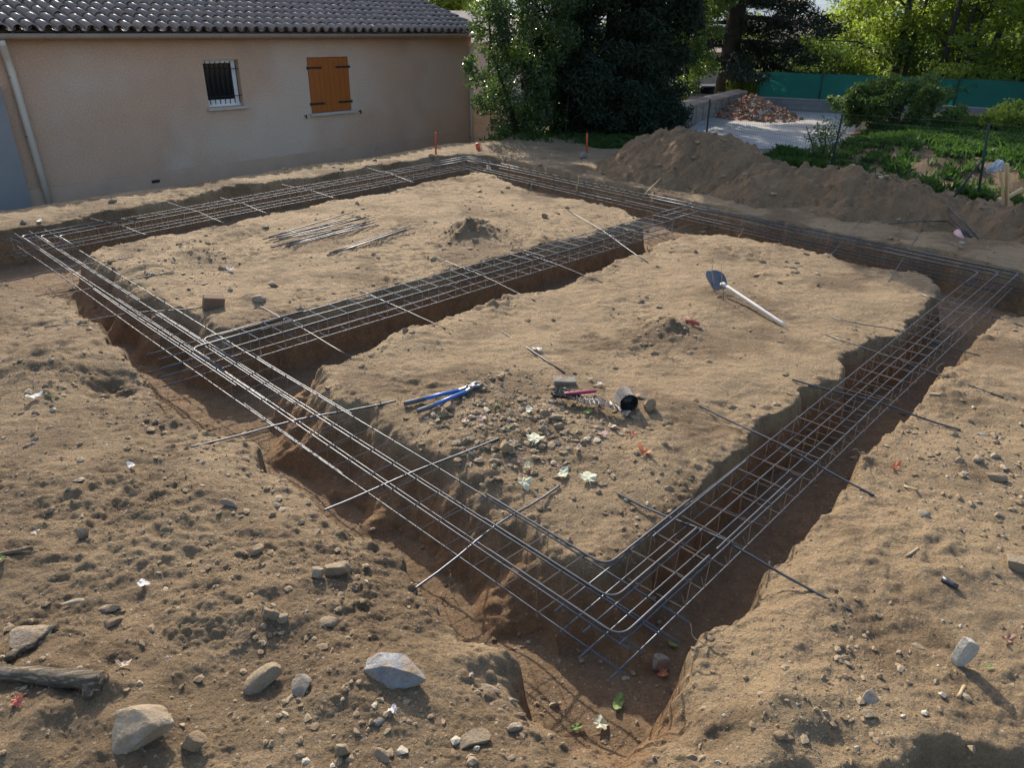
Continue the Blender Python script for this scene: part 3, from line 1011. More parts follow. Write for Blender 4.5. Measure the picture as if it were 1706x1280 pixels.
def wall_mesh():
    mb = MB()
    xs = [XL, win[0], win[1], shu[0], shu[1], WL]
    zs = sorted({-0.6, win[2], win[3], shu[2], shu[3], EAVE})
    for i in range(len(xs) - 1):
        for j in range(len(zs) - 1):
            xm, zm = (xs[i] + xs[i + 1]) / 2, (zs[j] + zs[j + 1]) / 2
            if any(h[0] < xm < h[1] and h[2] < zm < h[3] for h in (win, shu)):
                continue
            mb.add([(xs[i], 0, zs[j]), (xs[i + 1], 0, zs[j]), (xs[i + 1], 0, zs[j + 1]), (xs[i], 0, zs[j + 1])], [(0, 1, 2, 3)])
    for h in (win, shu):
        x0, x1, z0, z1 = h
        v = [(x0, 0, z0), (x1, 0, z0), (x1, 0, z1), (x0, 0, z1), (x0, TH, z0), (x1, TH, z0), (x1, TH, z1), (x0, TH, z1)]
        mb.add(v, [(0, 4, 5, 1), (1, 5, 6, 2), (2, 6, 7, 3), (3, 7, 4, 0), (4, 7, 6, 5)])
    # sides, back and gable
    D = 8.0
    RZ = EAVE + D / 2 * math.tan(math.radians(17)) - 0.08
    for x in (XL, WL):
        v = [(x, 0, -0.6), (x, D, -0.6), (x, D, EAVE), (x, D / 2, RZ), (x, 0, EAVE)]
        mb.add(v, [(0, 1, 2, 3, 4)] if x > 0 else [(4, 3, 2, 1, 0)])
    mb.add([(XL, D, -0.6), (WL, D, -0.6), (WL, D, EAVE), (XL, D, EAVE)], [(3, 2, 1, 0)])
    return mb


hb('wall', M['render_wall'], wall_mesh())
hb('plinth', M['plinth'], MB().box(((XL + WL) / 2, -0.012, -0.13), (WL - XL + 0.02, 0.05, 0.96)))
# eave board
hb('fascia', M['dead_wood'], MB().box(((XL + WL) / 2, -0.12, EAVE - 0.02), (WL - XL + 0.3, 0.24, 0.06)))
# gutter: half round trough with brackets
g = MB()
gy, gz_, gr = -0.29, EAVE + 0.0, 0.075
prof = [(gy + gr * math.cos(t), gz_ + gr * math.sin(t)) for t in np.linspace(math.pi, 2 * math.pi, 9)]
prof2 = [(gy + (gr - 0.008) * math.cos(t), gz_ + (gr - 0.008) * math.sin(t)) for t in np.linspace(2 * math.pi, math.pi, 9)]
ring = prof + prof2
n = len(ring)
g.add([(XL, a, b) for a, b in ring] + [(WL + 0.18, a, b) for a, b in ring],
      [(i, (i + 1) % n, n + (i + 1) % n, n + i) for i in range(n)] + [tuple(range(n))[::-1], tuple(range(n, 2 * n))])
g.tube([(XL, gy - gr, gz_ + 0.004), (WL + 0.18, gy - gr, gz_ + 0.004)], 0.011, 6)
gut = hb('gutter', M['gutter'], g, smooth=True)
for i in range(22):
    x = -0.6 + i * 0.52
    c = MB()
    pr = [(x, gy + (gr + 0.006) * math.cos(t), gz_ + (gr + 0.006) * math.sin(t)) for t in np.linspace(math.pi * 1.02, 1.98 * math.pi, 8)]
    c.tube(pr, 0.009, 5)
    c.build('bracket', M['gutter'], gut, True, local=True)
# downpipes
d1 = MB().tube([(-0.16, -0.29, 2.66), (-0.15, -0.27, 2.60), (-0.09, -0.12, 2.42), (-0.07, -0.085, 2.34), (-0.06, -0.085, 2.2), (0.0, -0.085, -0.1)], 0.056, 12)
dp = hb('downpipe', M['pipe'], d1, smooth=True)
for z in (2.12, 1.2, 0.32):
    MB().box((-0.055 + 0.05 * (2.2 - z) / 2.2, -0.06, z), (0.115, 0.12, 0.03)).build('pipe_clip', M['gutter'], dp, False, local=True)
d2 = MB().tube([(10.74, -0.29, 2.66), (10.74, -0.26, 2.58), (10.74, -0.11, 2.42), (10.74, -0.08, 2.3), (10.74, -0.08, 0.0)], 0.050, 12)
dp = hb('downpipe', M['pipe'], d2, smooth=True)
for z in (2.1, 1.1, 0.2):
    MB().box((10.74, -0.055, z), (0.115, 0.11, 0.03)).build('pipe_clip', M['gutter'], dp, False, local=True)

# barred window
x0, x1, z0, z1 = win
fy = 0.15
w = MB()
fw_ = 0.065
w.box(((x0 + x1) / 2, fy, z0 + fw_ / 2 + 0.03), (x1 - x0, 0.06, fw_ + 0.06))
w.box(((x0 + x1) / 2, fy, z1 - fw_ / 2), (x1 - x0, 0.06, fw_))
w.box((x0 + fw_ / 2, fy, (z0 + z1) / 2 + 0.03), (fw_, 0.058, z1 - z0 - 2 * fw_ - 0.06))
w.box((x1 - fw_ * 0.8, fy, (z0 + z1) / 2 + 0.03), (fw_ * 1.6, 0.058, z1 - z0 - 2 * fw_ - 0.06))
wf = hb('window', M['white_frame'], w)
MB().box(((x0 + x1) / 2, fy + 0.01, (z0 + z1) / 2), (x1 - x0 - 0.1, 0.012, z1 - z0 - 0.1)).build('pane', M['glass'], wf, False, local=True)
MB().box(((x0 + x1) / 2 - 0.02, fy + 0.045, (z0 + z1) / 2 + 0.03), (x1 - x0 - 0.14, 0.02, z1 - z0 - 0.1)).build('blind', M['blind'], wf, False, local=True)
gr_ = None
gm = MB().box(((x0 + x1) / 2, 0.045, z1 - 0.17), (x1 - x0, 0.022, 0.012)).box(((x0 + x1) / 2, 0.045, z0 + 0.19), (x1 - x0, 0.022, 0.012))
gr_ = hb('window_grille', M['iron'], gm)
for k in range(7):
    x = x0 + 0.06 + k * (x1 - x0 - 0.12) / 6
    MB().tube([(x, 0.03, z0 + 0.05), (x, 0.03, z1 - 0.03)], 0.009, 6).build('grille_bar', M['iron'], gr_, True, local=True)
hb('sill', M['sill'], MB().box(((x0 + x1) / 2, 0.05, z0 - 0.028), (x1 - x0 + 0.10, 0.24, 0.05)))
# orange shutter
x0, x1, z0, z1 = shu
sb = MB().box(((x0 + x1) / 2, 0.032, (z0 + z1) / 2), (x1 - x0 - 0.016, 0.02, z1 - z0 - 0.016))
sh = hb('shutter', M['shutter'], sb)
npk = 8
pw = (x1 - x0 - 0.02) / npk
for k in range(npk):
    x = x0 + 0.01 + (k + 0.5) * pw
    gap = 0.006 if k != npk // 2 - 1 else 0.008
    MB().box((x, 0.008 + 0.001 * (k % 2), (z0 + z1) / 2), (pw - gap, 0.026, z1 - z0 - 0.024)).build('plank', M['shutter'], sh, False, local=True)
for z in (z0 + 0.19, z1 - 0.21):
    for s in (0, 1):
        xa = x0 - 0.03 if s == 0 else x1 - 0.36
        h_ = MB().box((xa + 0.195, -0.012, z), (0.39, 0.010, 0.04))
        h_.tube([(x0 - 0.02 if s == 0 else x1 + 0.02, -0.014, z - 0.03), (x0 - 0.02 if s == 0 else x1 + 0.02, -0.014, z + 0.03)], 0.014, 8)
        h_.build('strap_hinge', M['iron'], sh, False, local=True)
hb('sill', M['sill'], MB().box(((x0 + x1) / 2 + 0.02, -0.02, z0 - 0.026), (x1 - x0 + 0.14, 0.14, 0.05)))
for x in (5.47, 6.98):
    hb('shutter_catch', M['iron'], MB().box((x, -0.03, 1.12), (0.02, 0.06, 0.02)).box((x, -0.055, 1.105), (0.022, 0.015, 0.085)))
# small vent by the plinth
hb('vent', M['iron'], MB().box((1.92, -0.045, 0.20), (0.15, 0.02, 0.05)))

# roof: curved clay tiles laid in columns
RP = math.radians(17.0)
ry0, rz0 = -0.30, EAVE + 0.115
CW, RL_ = 0.222, 0.335


def tile_mesh(name, big=1.0):
    mb = MB()
    n = 8
    Lt = 0.43
    va, vb_, vc, vd = [], [], [], []
    for k in range(n + 1):
        t = math.pi * k / n
        cx_, cz_ = -math.cos(t), math.sin(t)
        va.append((0.086 * cx_, 0, 0.086 * cz_ + 0.0))
        vb_.append((0.066 * cx_, Lt, 0.064 * cz_ - 0.012))
        vc.append((0.073 * cx_, 0, 0.072 * cz_ - 0.002))
        vd.append((0.055 * cx_, Lt, 0.052 * cz_ - 0.014))
    m_ = n + 1
    vs = va + vb_ + vc + vd
    fs = []
    for k in range(n):
        fs.append((k, k + 1, m_ + k + 1, m_ + k))
        fs.append((k, 2 * m_ + k, 2 * m_ + k + 1, k + 1))
    for k in range(0, n, 2):
        k2 = min(k + 2, n)
        fs.append((2 * m_ + k, 3 * m_ + k, 3 * m_ + k2, 2 * m_ + k2))
    mb.add(vs, fs)
    return mb


roof = hb('roof', M['tile'], MB().add(
    [(XL - 0.2, ry0 + 0.02, rz0 - 0.085), (WL + 0.24, ry0 + 0.02, rz0 - 0.085),
     (WL + 0.24, 4.0, rz0 - 0.085 + (4.0 - ry0 - 0.02) * math.tan(RP)), (XL - 0.2, 4.0, rz0 - 0.085 + (4.0 - ry0 - 0.02) * math.tan(RP)),
     (WL + 0.24, 8.3, rz0 - 0.085), (XL - 0.2, 8.3, rz0 - 0.085)],
    [(0, 1, 2, 3), (3, 2, 4, 5)]))
# under tiles (channels) between the covers
ch = MB()
ncol = int((WL + 0.2 - (-1.6)) / CW)
cols = [WL + 0.15 - i * CW for i in range(ncol + 1)]
nrow = 13
rc = np.random.default_rng(5)
tm = tile_mesh('roof_tile')
me_t = tm.mesh('roof_tile')
me_t.materials.append(M['tile'])
field = MB()
tv = np.array(tm.v)


def tile_place(ci, r):
    x = cols[ci] + rc.uniform(-0.008, 0.008)
    s = r * RL_ + rc.uniform(-0.012, 0.012)
    y = ry0 - 0.03 + s * math.cos(RP)
    z = rz0 - 0.042 + s * math.sin(RP) + rc.uniform(-0.004, 0.006)
    return (x, y, z), (RP + rc.uniform(-0.02, 0.01), rc.uniform(-0.04, 0.04), rc.uniform(-0.035, 0.035))


cnt = 0
for r in range(nrow):
    for ci in range(ncol + 1):
        loc, rot = tile_place(ci, r)
        if cnt < 297 and r < 6:
            t = bpy.data.objects.new('roof_tile', me_t)
            COL.objects.link(t)
            t.parent = roof
            t.location = loc
            t.rotation_euler = rot
            cnt += 1
        else:
            from mathutils import Euler
            mt_ = Euler(rot).to_matrix()
            field.add([tuple(mt_ @ Vector(q) + Vector(loc)) for q in tm.v], tm.f)
        # channel tile
    
fo = field.build('roof_tile_field', M['tile'], roof, True, local=True)
fo['kind'] = 'stuff'
for ci in range(ncol + 1):
    x = cols[ci] - CW / 2
    n = 6
    a_, b_ = [], []
    for k in range(n + 1):
        t = math.pi * k / n
        a_.append((x - 0.088 * math.cos(t), ry0 - 0.045, rz0 + 0.012 - 0.075 * math.sin(t)))
        b_.append((x - 0.088 * math.cos(t), 4.0, rz0 + 0.012 + (4.0 - ry0 + 0.045) * math.tan(RP) - 0.075 * math.sin(t)))
    ch.add(a_ + b_, [(k, n + 1 + k, n + 2 + k, k + 1) for k in range(n)])
co = ch.build('channel_tiles', M['tile'], roof, True, local=True)
co['kind'] = 'stuff'

# grey wall joining the house at the far left
ca, sa = math.cos(HANG), math.sin(HANG)


def HW(x, y, z):
    return np.array([HS * (HA[0] + ca * x - sa * y), HS * (HA[1] + sa * x + ca * y), 3 - HS * (3 - z)])


ax = MB()
q = [HW(-0.30, -0.06, -0.6), HW(-0.30, -0.16, -0.6), HW(-6.5, -0.16, -0.6), HW(-6.5, -0.06, -0.6)]
q2 = [HW(-0.30, -0.06, 2.0), HW(-0.30, -0.16, 2.0), HW(-6.5, -0.16, 2.0), HW(-6.5, -0.06, 2.0)]
ax.add(q + q2, [(0, 1, 5, 4), (1, 2, 6, 5), (2, 3, 7, 6), (3, 0, 4, 7), (4, 5, 6, 7)])
tag(ax.build('garden_wall', M['annex_render'], None, False), 'smooth grey wall meeting the house left of the leaning downpipe', 'wall')

# ------------------------------------------------------------------ foliage
def leaves(centers, radii, n, size, rng, aspect=0.45, up=0.35, flat=1.0, shell=0.0, clump=0):
    """random leaf quads in ellipsoids around centers -> verts, quads, tint"""
    centers = np.asarray(centers, float)
    radii = np.asarray(radii, float)
    w = (radii.prod(1) if radii.ndim == 2 else radii ** 3) ** 0.72
    k = rng.choice(len(centers), n, p=w / w.sum())
    d = rng.normal(size=(n, 3))
    d /= np.linalg.norm(d, axis=1)[:, None]
    rr = rng.uniform(shell, 1, n) ** 0.5
    p = centers[k] + d * rr[:, None] * (radii[k] if radii.ndim == 2 else radii[k][:, None])
    nrm = rng.normal(size=(n, 3)) + d * 0.7 + np.array([0, 0, up])
    nrm /= np.linalg.norm(nrm, axis=1)[:, None]
    ax_ = np.cross(nrm, rng.normal(size=(n, 3)))
    ax_ /= np.linalg.norm(ax_, axis=1)[:, None]
    bx = np.cross(nrm, ax_)
    s = size * rng.uniform(0.6, 1.35, n)[:, None]
    a = ax_ * s * 0.5
    b = bx * s * 0.5 * aspect
    fold = nrm * s * 0.10
    v = np.stack([p - a, p + b + fold, p + a * 1.05, p - b + fold], 1).reshape(-1, 3)
    q = np.arange(n * 4).reshape(-1, 4)
    tint = np.repeat(np.clip(rng.normal(0.5, 0.28, n) + 0.25 * (rng.random(len(centers))[k] - 0.5), 0, 1), 4)
    return v, q, tint


def clumps(c, r, n, rng, cr=(0.25, 0.45), surf=0.6):
    """clump centres spread through an ellipsoid, more of them near its surface"""
    c, r = np.array(c, float), np.array(r, float)
    d = rng.normal(size=(n, 3))
    d /= np.linalg.norm(d, axis=1)[:, None]
    rr = rng.uniform(surf ** 3, 1, n) ** (1 / 3)
    pts = c + d * rr[:, None] * r
    rad = rng.uniform(cr[0], cr[1], n)
    return pts, rad


def tree(name, label, cat, base, crown_fn, mleaf, trunks, mbark, group=None, limbs=()):
    base = np.array(base, float)
    root = empty(name, base, 0, label, cat, group)
    v, q, t = crown_fn()
    o = np_mesh('crown', v - base, q, mleaf, False, tint=t, parent=root)
    if trunks:
        mb = MB()
        for path, rad in trunks:
            mb.tube(path, rad, 8)
        mb.build('trunk', mbark, root)
    for path, rad in limbs:
        MB().tube(path, rad, 6).build('branch', mbark, root)
    return root


M['bark'] = simple('bark', (0.03, 0.025, 0.021), (0.05, 0.042, 0.035), 9, 0.95, 0, 0.8, 0.02, 25)
M['leaf_laurel'] = leaf_mat('leaf_laurel', (0.016, 0.032, 0.011), (0.036, 0.065, 0.018), 0.30, 0.25, (0.15, 0.28, 0.04))
M['leaf_dark'] = leaf_mat('leaf_dark', (0.010, 0.019, 0.011), (0.021, 0.037, 0.020), 0.6, 0.08, (0.04, 0.09, 0.03), spec=0.2)
M['leaf_mid'] = leaf_mat('leaf_mid', (0.03, 0.055, 0.016), (0.065, 0.10, 0.025), 0.5, 0.36, (0.20, 0.34, 0.045))
M['leaf_lime'] = leaf_mat('leaf_lime', (0.06, 0.10, 0.02), (0.13, 0.17, 0.03), 0.5, 0.5, (0.42, 0.58, 0.07), scale=0.5)
M['leaf_cedar'] = leaf_mat('leaf_cedar', (0.010, 0.018, 0.012), (0.020, 0.032, 0.019), 0.6, 0.05, (0.04, 0.07, 0.03), spec=0.2)
M['leaf_far'] = leaf_mat('leaf_far', (0.06, 0.085, 0.03), (0.12, 0.15, 0.05), 0.6, 0.35, (0.2, 0.27, 0.07), scale=0.4)
M['grass'] = leaf_mat('grass', (0.022, 0.048, 0.012), (0.055, 0.10, 0.024), 0.6, 0.35, (0.10, 0.22, 0.03), scale=1.0, spec=0.2)


def R_(s):
    return np.random.default_rng(s)


def jit(path, amp, rng):
    p = np.array(path, float)
    p[1:-1] += rng.normal(0, amp, p[1:-1].shape)
    return p


# laurel at the house corner
def laurel_crown():
    rng = R_(21)
    c0, r0 = clumps((0.15, 23.0, 1.2), (1.15, 1.2, 1.5), 40, rng, (0.28, 0.5))
    c1, r1 = clumps((0.45, 23.2, 3.2), (1.45, 1.4, 1.7), 70, rng, (0.28, 0.5))
    c2, r2 = clumps((-1.15, 22.0, 1.5), (0.42, 0.5, 0.75), 12, rng, (0.16, 0.3))
    c3, r3 = clumps((-0.75, 22.5, 3.0), (0.55, 0.7, 0.9), 22, rng, (0.18, 0.34))
    c4, r4 = clumps((0.0, 22.6, 0.1), (1.0, 0.9, 0.75), 26, rng, (0.2, 0.36))
    c = np.vstack([c0, c1, c2, c3, c4])
    r = np.concatenate([r0, r1, r2, r3, r4])
    return leaves(c, r, 26000, 0.115, rng, 0.42, 0.3)


tree('laurel_bush', 'tall glossy leaved laurel bush crowding the right corner of the house', 'shrub', (0.2, 23.0, 0), laurel_crown, M['leaf_laurel'],
     [(jit([(0.2, 23, -0.2), (0.25, 23, 1), (0.4, 23.1, 2.4), (0.5, 23.2, 4.0)], 0.05, R_(1)), [0.09, 0.08, 0.05, 0.02]),
      (jit([(0.1, 22.9, -0.2), (-0.2, 22.8, 0.9), (-0.6, 22.6, 2.2), (-0.8, 22.5, 3.3)], 0.05, R_(2)), [0.07, 0.06, 0.04, 0.02])], M['bark'])


def big_crown():
    rng = R_(22)
    parts = []
    for c, r, n in (((2.7, 25.3, 2.0), (2.3, 2.0, 2.6), 120), ((3.2, 25.6, 5.2), (2.7, 2.4, 3.0), 150), ((2.7, 23.6, 1.0), (1.9, 0.8, 1.5), 60), ((4.1, 25.6, 2.6), (1.4, 1.4, 2.4), 60),
                    ((1.5, 24.6, 0.9), (1.1, 1.0, 1.3), 34), ((0.95, 24.5, 2.8), (0.95, 1.0, 2.3), 46), ((4.1, 24.6, 0.7), (1.1, 1.0, 0.9), 30)):
        parts.append(clumps(c, r, n, rng, (0.3, 0.6), 0.55))
    c = np.vstack([p[0] for p in parts])
    r = np.concatenate([p[1] for p in parts])
    rad = np.stack([r, r, r * 0.7], 1)
    v, q, t = leaves(c, rad, 95000, 0.18, rng, 0.30, 0.2)
    # the upper crown, above the frame: coarser sprays, but it throws the shade
    hc, hr = clumps((3.3, 25.8, 9.4), (3.1, 2.3, 4.2), 120, rng, (0.6, 1.05), 0.3)
    v2, q2, t2 = leaves(hc, hr, 26000, 0.42, rng, 0.42, 0.2)
    return np.vstack([v, v2]), np.vstack([q, q2 + len(v)]), np.concatenate([t, t2])


tree('evergreen_tree', 'huge dark evergreen tree with foliage to the ground beyond the far trench corner', 'tree', (2.8, 25.4, 0), big_crown, M['leaf_dark'],
     [(jit([(2.8, 25.4, -0.3), (2.8, 25.4, 2), (2.9, 25.5, 6), (3.0, 25.6, 12.6)], 0.08, R_(3)), [0.28, 0.24, 0.16, 0.05]),
      (jit([(3.3, 24.2, -0.3), (3.5, 24.3, 1.3), (3.9, 24.6, 3.2), (4.4, 25.0, 5.2)], 0.08, R_(4)), [0.10, 0.09, 0.07, 0.03]),
      (jit([(2.0, 24.0, -0.3), (1.9, 24.2, 1.3), (1.8, 24.6, 3.2), (1.4, 25.0, 5.2)], 0.08, R_(5)), [0.10, 0.09, 0.07, 0.03])], M['bark'])


def side_crown():
    rng = R_(23)
    a = clumps((6.0, 28.5, 4.4), (1.6, 1.5, 2.4), 80, rng, (0.28, 0.5), 0.45)
    b = clumps((5.9, 28.0, 1.7), (1.0, 1.0, 0.9), 26, rng, (0.22, 0.4), 0.4)
    c = np.vstack([a[0], b[0]])
    r = np.concatenate([a[1], b[1]])
    return leaves(c, r, 20000, 0.13, rng, 0.5, 0.3)


tree('broadleaf_tree', 'green broadleaf tree between the dark evergreen and the cedar', 'tree', (6.0, 28.5, 0), side_crown, M['leaf_mid'],
     [(jit([(6.0, 28.5, -0.2), (6.0, 28.5, 1.5), (5.9, 28.6, 3.5), (6.1, 28.6, 6)], 0.08, R_(6)), [0.12, 0.1, 0.07, 0.03])], M['bark'])

# cedar: big trunk, drooping dark boughs
cb = at(1207, 160, 37.0)
cb[2] = 0


def cedar_parts():
    rng = R_(24)
    cs, rs, limbs = [], [], []
    for i in range(46):
        h = 1.5 + 8.5 * (i / 46)
        a = i * 2.4 + rng.uniform(-0.4, 0.4)
        L = rng.uniform(3.6, 6.3) * (1 - 0.05 * (h - 1.5))
        droop = rng.uniform(0.16, 0.36)
        pts = []
        for t in np.linspace(0, 1, 7):
            pts.append(cb + np.array([math.cos(a) * L * t, math.sin(a) * L * t, h + 0.4 * t - droop * L * t * t]))
        limbs.append((np.array(pts), np.linspace(0.10, 0.02, 7)))
        for t in np.linspace(0.25, 1, 11):
            b = pts[0] + (pts[-1] - pts[0]) * t
            b[2] = np.interp(t, np.linspace(0, 1, 7), [p[2] for p in pts])
            cs.append(b + rng.normal(0, 0.16, 3) + np.array([0, 0, -0.12]))
            rs.append((0.62, 0.62, 0.26))
    return np.array(cs), np.array(rs), limbs


_cc, _cr, _cl = cedar_parts()
tree('cedar_tree', 'large dark cedar with a thick trunk and drooping boughs behind the parked car', 'tree', cb,
     lambda: leaves(_cc, _cr, 80000, 0.26, R_(25), 0.17, 0.2), M['leaf_cedar'],
     [([cb + np.array(q) for q in ((0, 0, -0.4), (0.0, 0, 1.5), (0.1, 0, 5), (0.2, 0, 13))], [0.52, 0.42, 0.36, 0.08])], M['bark'], limbs=_cl[:14])


# airy lime green trees beyond the green screen
def locust(name, label, px, rho, height, spread, n, trunks_px, seed, mleaf=None, low=0.18, behind=False, group='sunlit trees beyond the green screen'):
    rng = R_(seed)
    b = at(px, 150, rho)
    b[2] = -0.1
    tr = []
    for dx, lean, r in trunks_px:
        p0 = b + np.array([dx, rng.uniform(-0.3, 0.3), 0])
        tr.append((jit([p0, p0 + (lean * 0.3, 0, height * 0.3), p0 + (lean * 0.7, 0, height * 0.62), p0 + (lean, 0, height * 0.95)], 0.10, rng), [r, r * 0.85, r * 0.6, r * 0.15]))
    limbs = []
    cs, rs = [], []
    for i in range(30):
        t = rng.uniform(low, 0.95)
        a = rng.uniform(0.15, 2.99) if behind else rng.uniform(0, 6.28)
        L = spread * rng.uniform(0.45, 1.0) * (1.1 - 0.5 * t)
        k = rng.integers(len(tr))
        s = tr[k][0][0] + (tr[k][0][-1] - tr[k][0][0]) * t
        e = s + np.array([math.cos(a) * L, math.sin(a) * L, L * rng.uniform(0.0, 0.55)])
        mid = (s + e) / 2 + np.array([0, 0, 0.12 * L])
        limbs.append(([s, mid, e], [0.055, 0.035, 0.012]))
        for u in np.linspace(0.3, 1.05, 7):
            q = s + (e - s) * u + rng.normal(0, 0.28, 3)
            cs.append(q)
            w = rng.uniform(0.45, 0.85)
            rs.append((w, w, w * 0.45))
    v = (np.array(cs), np.array(rs))
    return tree(name, label, 'tree', b, lambda: leaves(v[0], v[1], n, 0.20, rng, 0.42, 0.5), mleaf or M['leaf_lime'], tr, M['bark'], group, limbs[:12])


locust('locust_tree', 'sunlit lime green tree with one dark trunk rising behind the middle of the green screen', 1488, 37, 9.0, 3.6, 13000, [(0, 0.15, 0.19), (0.3, 0.5, 0.10)], 41, behind=True)
locust('locust_tree', 'tree with four slender dark trunks side by side behind the green screen', 1590, 36, 9.5, 3.6, 11000,
       [(-0.55, 0.3, 0.12), (-0.2, 0.5, 0.10), (0.15, 0.7, 0.11), (0.55, 1.3, 0.14)], 42, behind=True)
locust('locust_tree', 'dense yellow green tree at the right edge of the photo beyond the screen', 1706, 34, 9.0, 3.8, 17000, [(0.3, 0.3, 0.2)], 43, low=0.1)
locust('locust_tree', 'bright yellow green tree beside the pale far house', 1412, 46, 7.0, 3.0, 10000, [(0, 0.2, 0.14)], 44, low=0.3)
locust('locust_tree', 'green tree in the gap between the single trunk and the four slender trunks', 1545, 44, 7.0, 3.4, 9000, [(0, -0.8, 0.13)], 45, M['leaf_mid'])
locust('locust_tree', 'far green tree standing behind the right end of the screen', 1650, 46, 9.0, 4.0, 12000, [(0, 0.4, 0.16)], 46, M['leaf_mid'])
locust('round_tree', 'bright green tree top showing above the roof of the beige house', 745, 42, 5.6, 2.6, 15000, [(0, 0.2, 0.14)], 47, M['leaf_lime'], group=None)


# undergrowth behind the screen: reads as one mass
def scrub():
    rng = R_(51)
    cs, rs = [], []
    for i in range(150):
        px = rng.uniform(1225, 1800)
        p = at(px, 130, rng.uniform(36.5, 45))
        cs.append((p[0], p[1], rng.uniform(0.2, 2.3)))
        w = rng.uniform(0.6, 1.2)
        rs.append((w, w, w * 0.8))
    v, q, t = leaves(np.array(cs), np.array(rs), 44000, 0.20, rng, 0.45, 0.3)
    o = np_mesh('undergrowth', v, q, M['leaf_mid'], False, tint=t)
    return tag(o, 'dense green undergrowth behind the green screen fence', 'undergrowth', None, 'stuff')


scrub()


def far_wood():
    rng = R_(52)
    cs, rs = [], []
    for i in range(260):
        a = math.radians(rng.uniform(38, 128))
        if 67.5 < math.degrees(a) < 70.5:      # a gap in the belt of trees
            continue
        d = rng.uniform(60, 90)
        cs.append((math.cos(a) * d, math.sin(a) * d, rng.uniform(-0.5, 1.9)))
        w = rng.uniform(1.6, 3.2)
        rs.append((w, w, w * 0.9))
    v, q, t = leaves(np.array(cs), np.array(rs), 52000, 0.5, rng, 0.5, 0.3)
    o = np_mesh('far_wood', v, q, M['leaf_far'], False, tint=t)
    return tag(o, 'distant belt of trees behind the houses', 'wood', None, 'stuff')


far_wood()


def bush(label, px, py, rho, rad, hgt, n, seed, m, size=0.11, name='bush'):
    rng = R_(seed)
    b = at(px, py, rho)
    b[2] = gz(b[0], b[1])
    c, r = clumps(b + np.array([0, 0, hgt * 0.45]), (rad, rad * 0.8, hgt * 0.55), 60, rng, (0.16, 0.34), 0.4)
    # arching sprays on the left side
    ex, er = clumps(b + np.array([-rad * 0.75, -0.2, hgt * 0.55]), (rad * 0.55, rad * 0.4, hgt * 0.35), 20, rng, (0.12, 0.24), 0.3)
    c, r = np.vstack([c, ex]), np.concatenate([r, er])
    return tree(name, label, 'bush', b, lambda: leaves(c, r, n, size, rng, 0.5, 0.35), m,
                [(jit([b + (dx, 0, -0.1), b + (dx * 2, 0, hgt * 0.4), b + (dx * 4, 0.1, hgt * 0.85)], 0.03, rng), [0.03, 0.022, 0.008]) for dx in (-0.12, 0.0, 0.14)], M['bark'])


bush('round green bush in front of the green screen', 1492, 224, 26.5, 1.75, 1.5, 17000, 61, M['leaf_mid'])
bush('small bright bush at the right end of the block wall', 1700, 214, 26.5, 0.9, 0.75, 6000, 62, M['leaf_lime'])
bush('leafy bush behind the far end of the tile topped wall', 1248, 150, 36.0, 1.0, 1.9, 7000, 64, M['leaf_lime'])
bush('dark shrub left of the near end of the tile topped wall', 1112, 190, 26.0, 0.6, 1.2, 5000, 65, M['leaf_dark'], 0.11)
bush('spindly weed standing over the pale concrete yard', 1372, 240, 20.8, 0.42, 0.95, 900, 66, M['leaf_mid'], 0.07, 'weed')


# grass on the bank and below the dark tree
def grass(name, polys, n, h, label, seed, wide=0.012):
    rng = R_(seed)
    pts = []
    for poly in polys:
        poly = np.array([P(*q)[:2] for q in poly])
        lo, hi = poly.min(0), poly.max(0)
        m_ = 0
        while m_ < n // len(polys):
            c = rng.uniform(lo, hi, (n, 2))
            c = c[poly_sd(c[:, 0], c[:, 1], poly) > 0]
            # tufted: keep where the noise is high
            k = pn(c[:, 0] / 0.5, c[:, 1] / 0.5, 71) + 0.6 * pn(c[:, 0] / 1.6, c[:, 1] / 1.6, 72) + rng.uniform(-0.4, 0.4, len(c)) > -0.15
            c = c[k]
            e_ = (c[:, 0] - 7.7) * 0.89 + (c[:, 1] - 18.64) * 0.456
            c = c[(e_ > 2.3) | (pn(c[:, 0] / 0.45, c[:, 1] / 0.45, 74) + rng.uniform(-0.3, 0.3, len(c)) > 0.22) | (c[:, 0] < 7.5)]
            pts.append(c)
            m_ += len(c)
    c = np.vstack(pts)[:n]
    z = ground(c[:, 0], c[:, 1])
    p = np.column_stack([c, z])
    m_ = len(c)
    hh = h * rng.uniform(0.4, 1.5, m_)[:, None] * (0.7 + 0.5 * (pn(c[:, 0] / 0.7, c[:, 1] / 0.7, 73)[:, None] + 0.5))
    a = rng.uniform(0, 6.28, m_)
    side = np.column_stack([np.cos(a), np.sin(a), np.zeros(m_)]) * wide * rng.uniform(0.7, 2.4, m_)[:, None]
    lean = np.column_stack([rng.normal(0, 0.4, m_), rng.normal(0, 0.4, m_), np.ones(m_)]) * hh
    v = np.stack([p - side, p + side, p + lean * 0.6 + side * 0.9, p + lean], 1)
    v[:, 3] += np.column_stack([rng.normal(0, 0.35, m_), rng.normal(0, 0.35, m_), np.zeros(m_)]) * hh
    q = np.arange(m_ * 4).reshape(-1, 4)
    t = np.repeat(rng.uniform(0, 1, m_), 4)
    o = np_mesh(name, v.reshape(-1, 3), q, M['grass'], False, tint=t)
    return tag(o, label, 'grass', None, 'stuff')


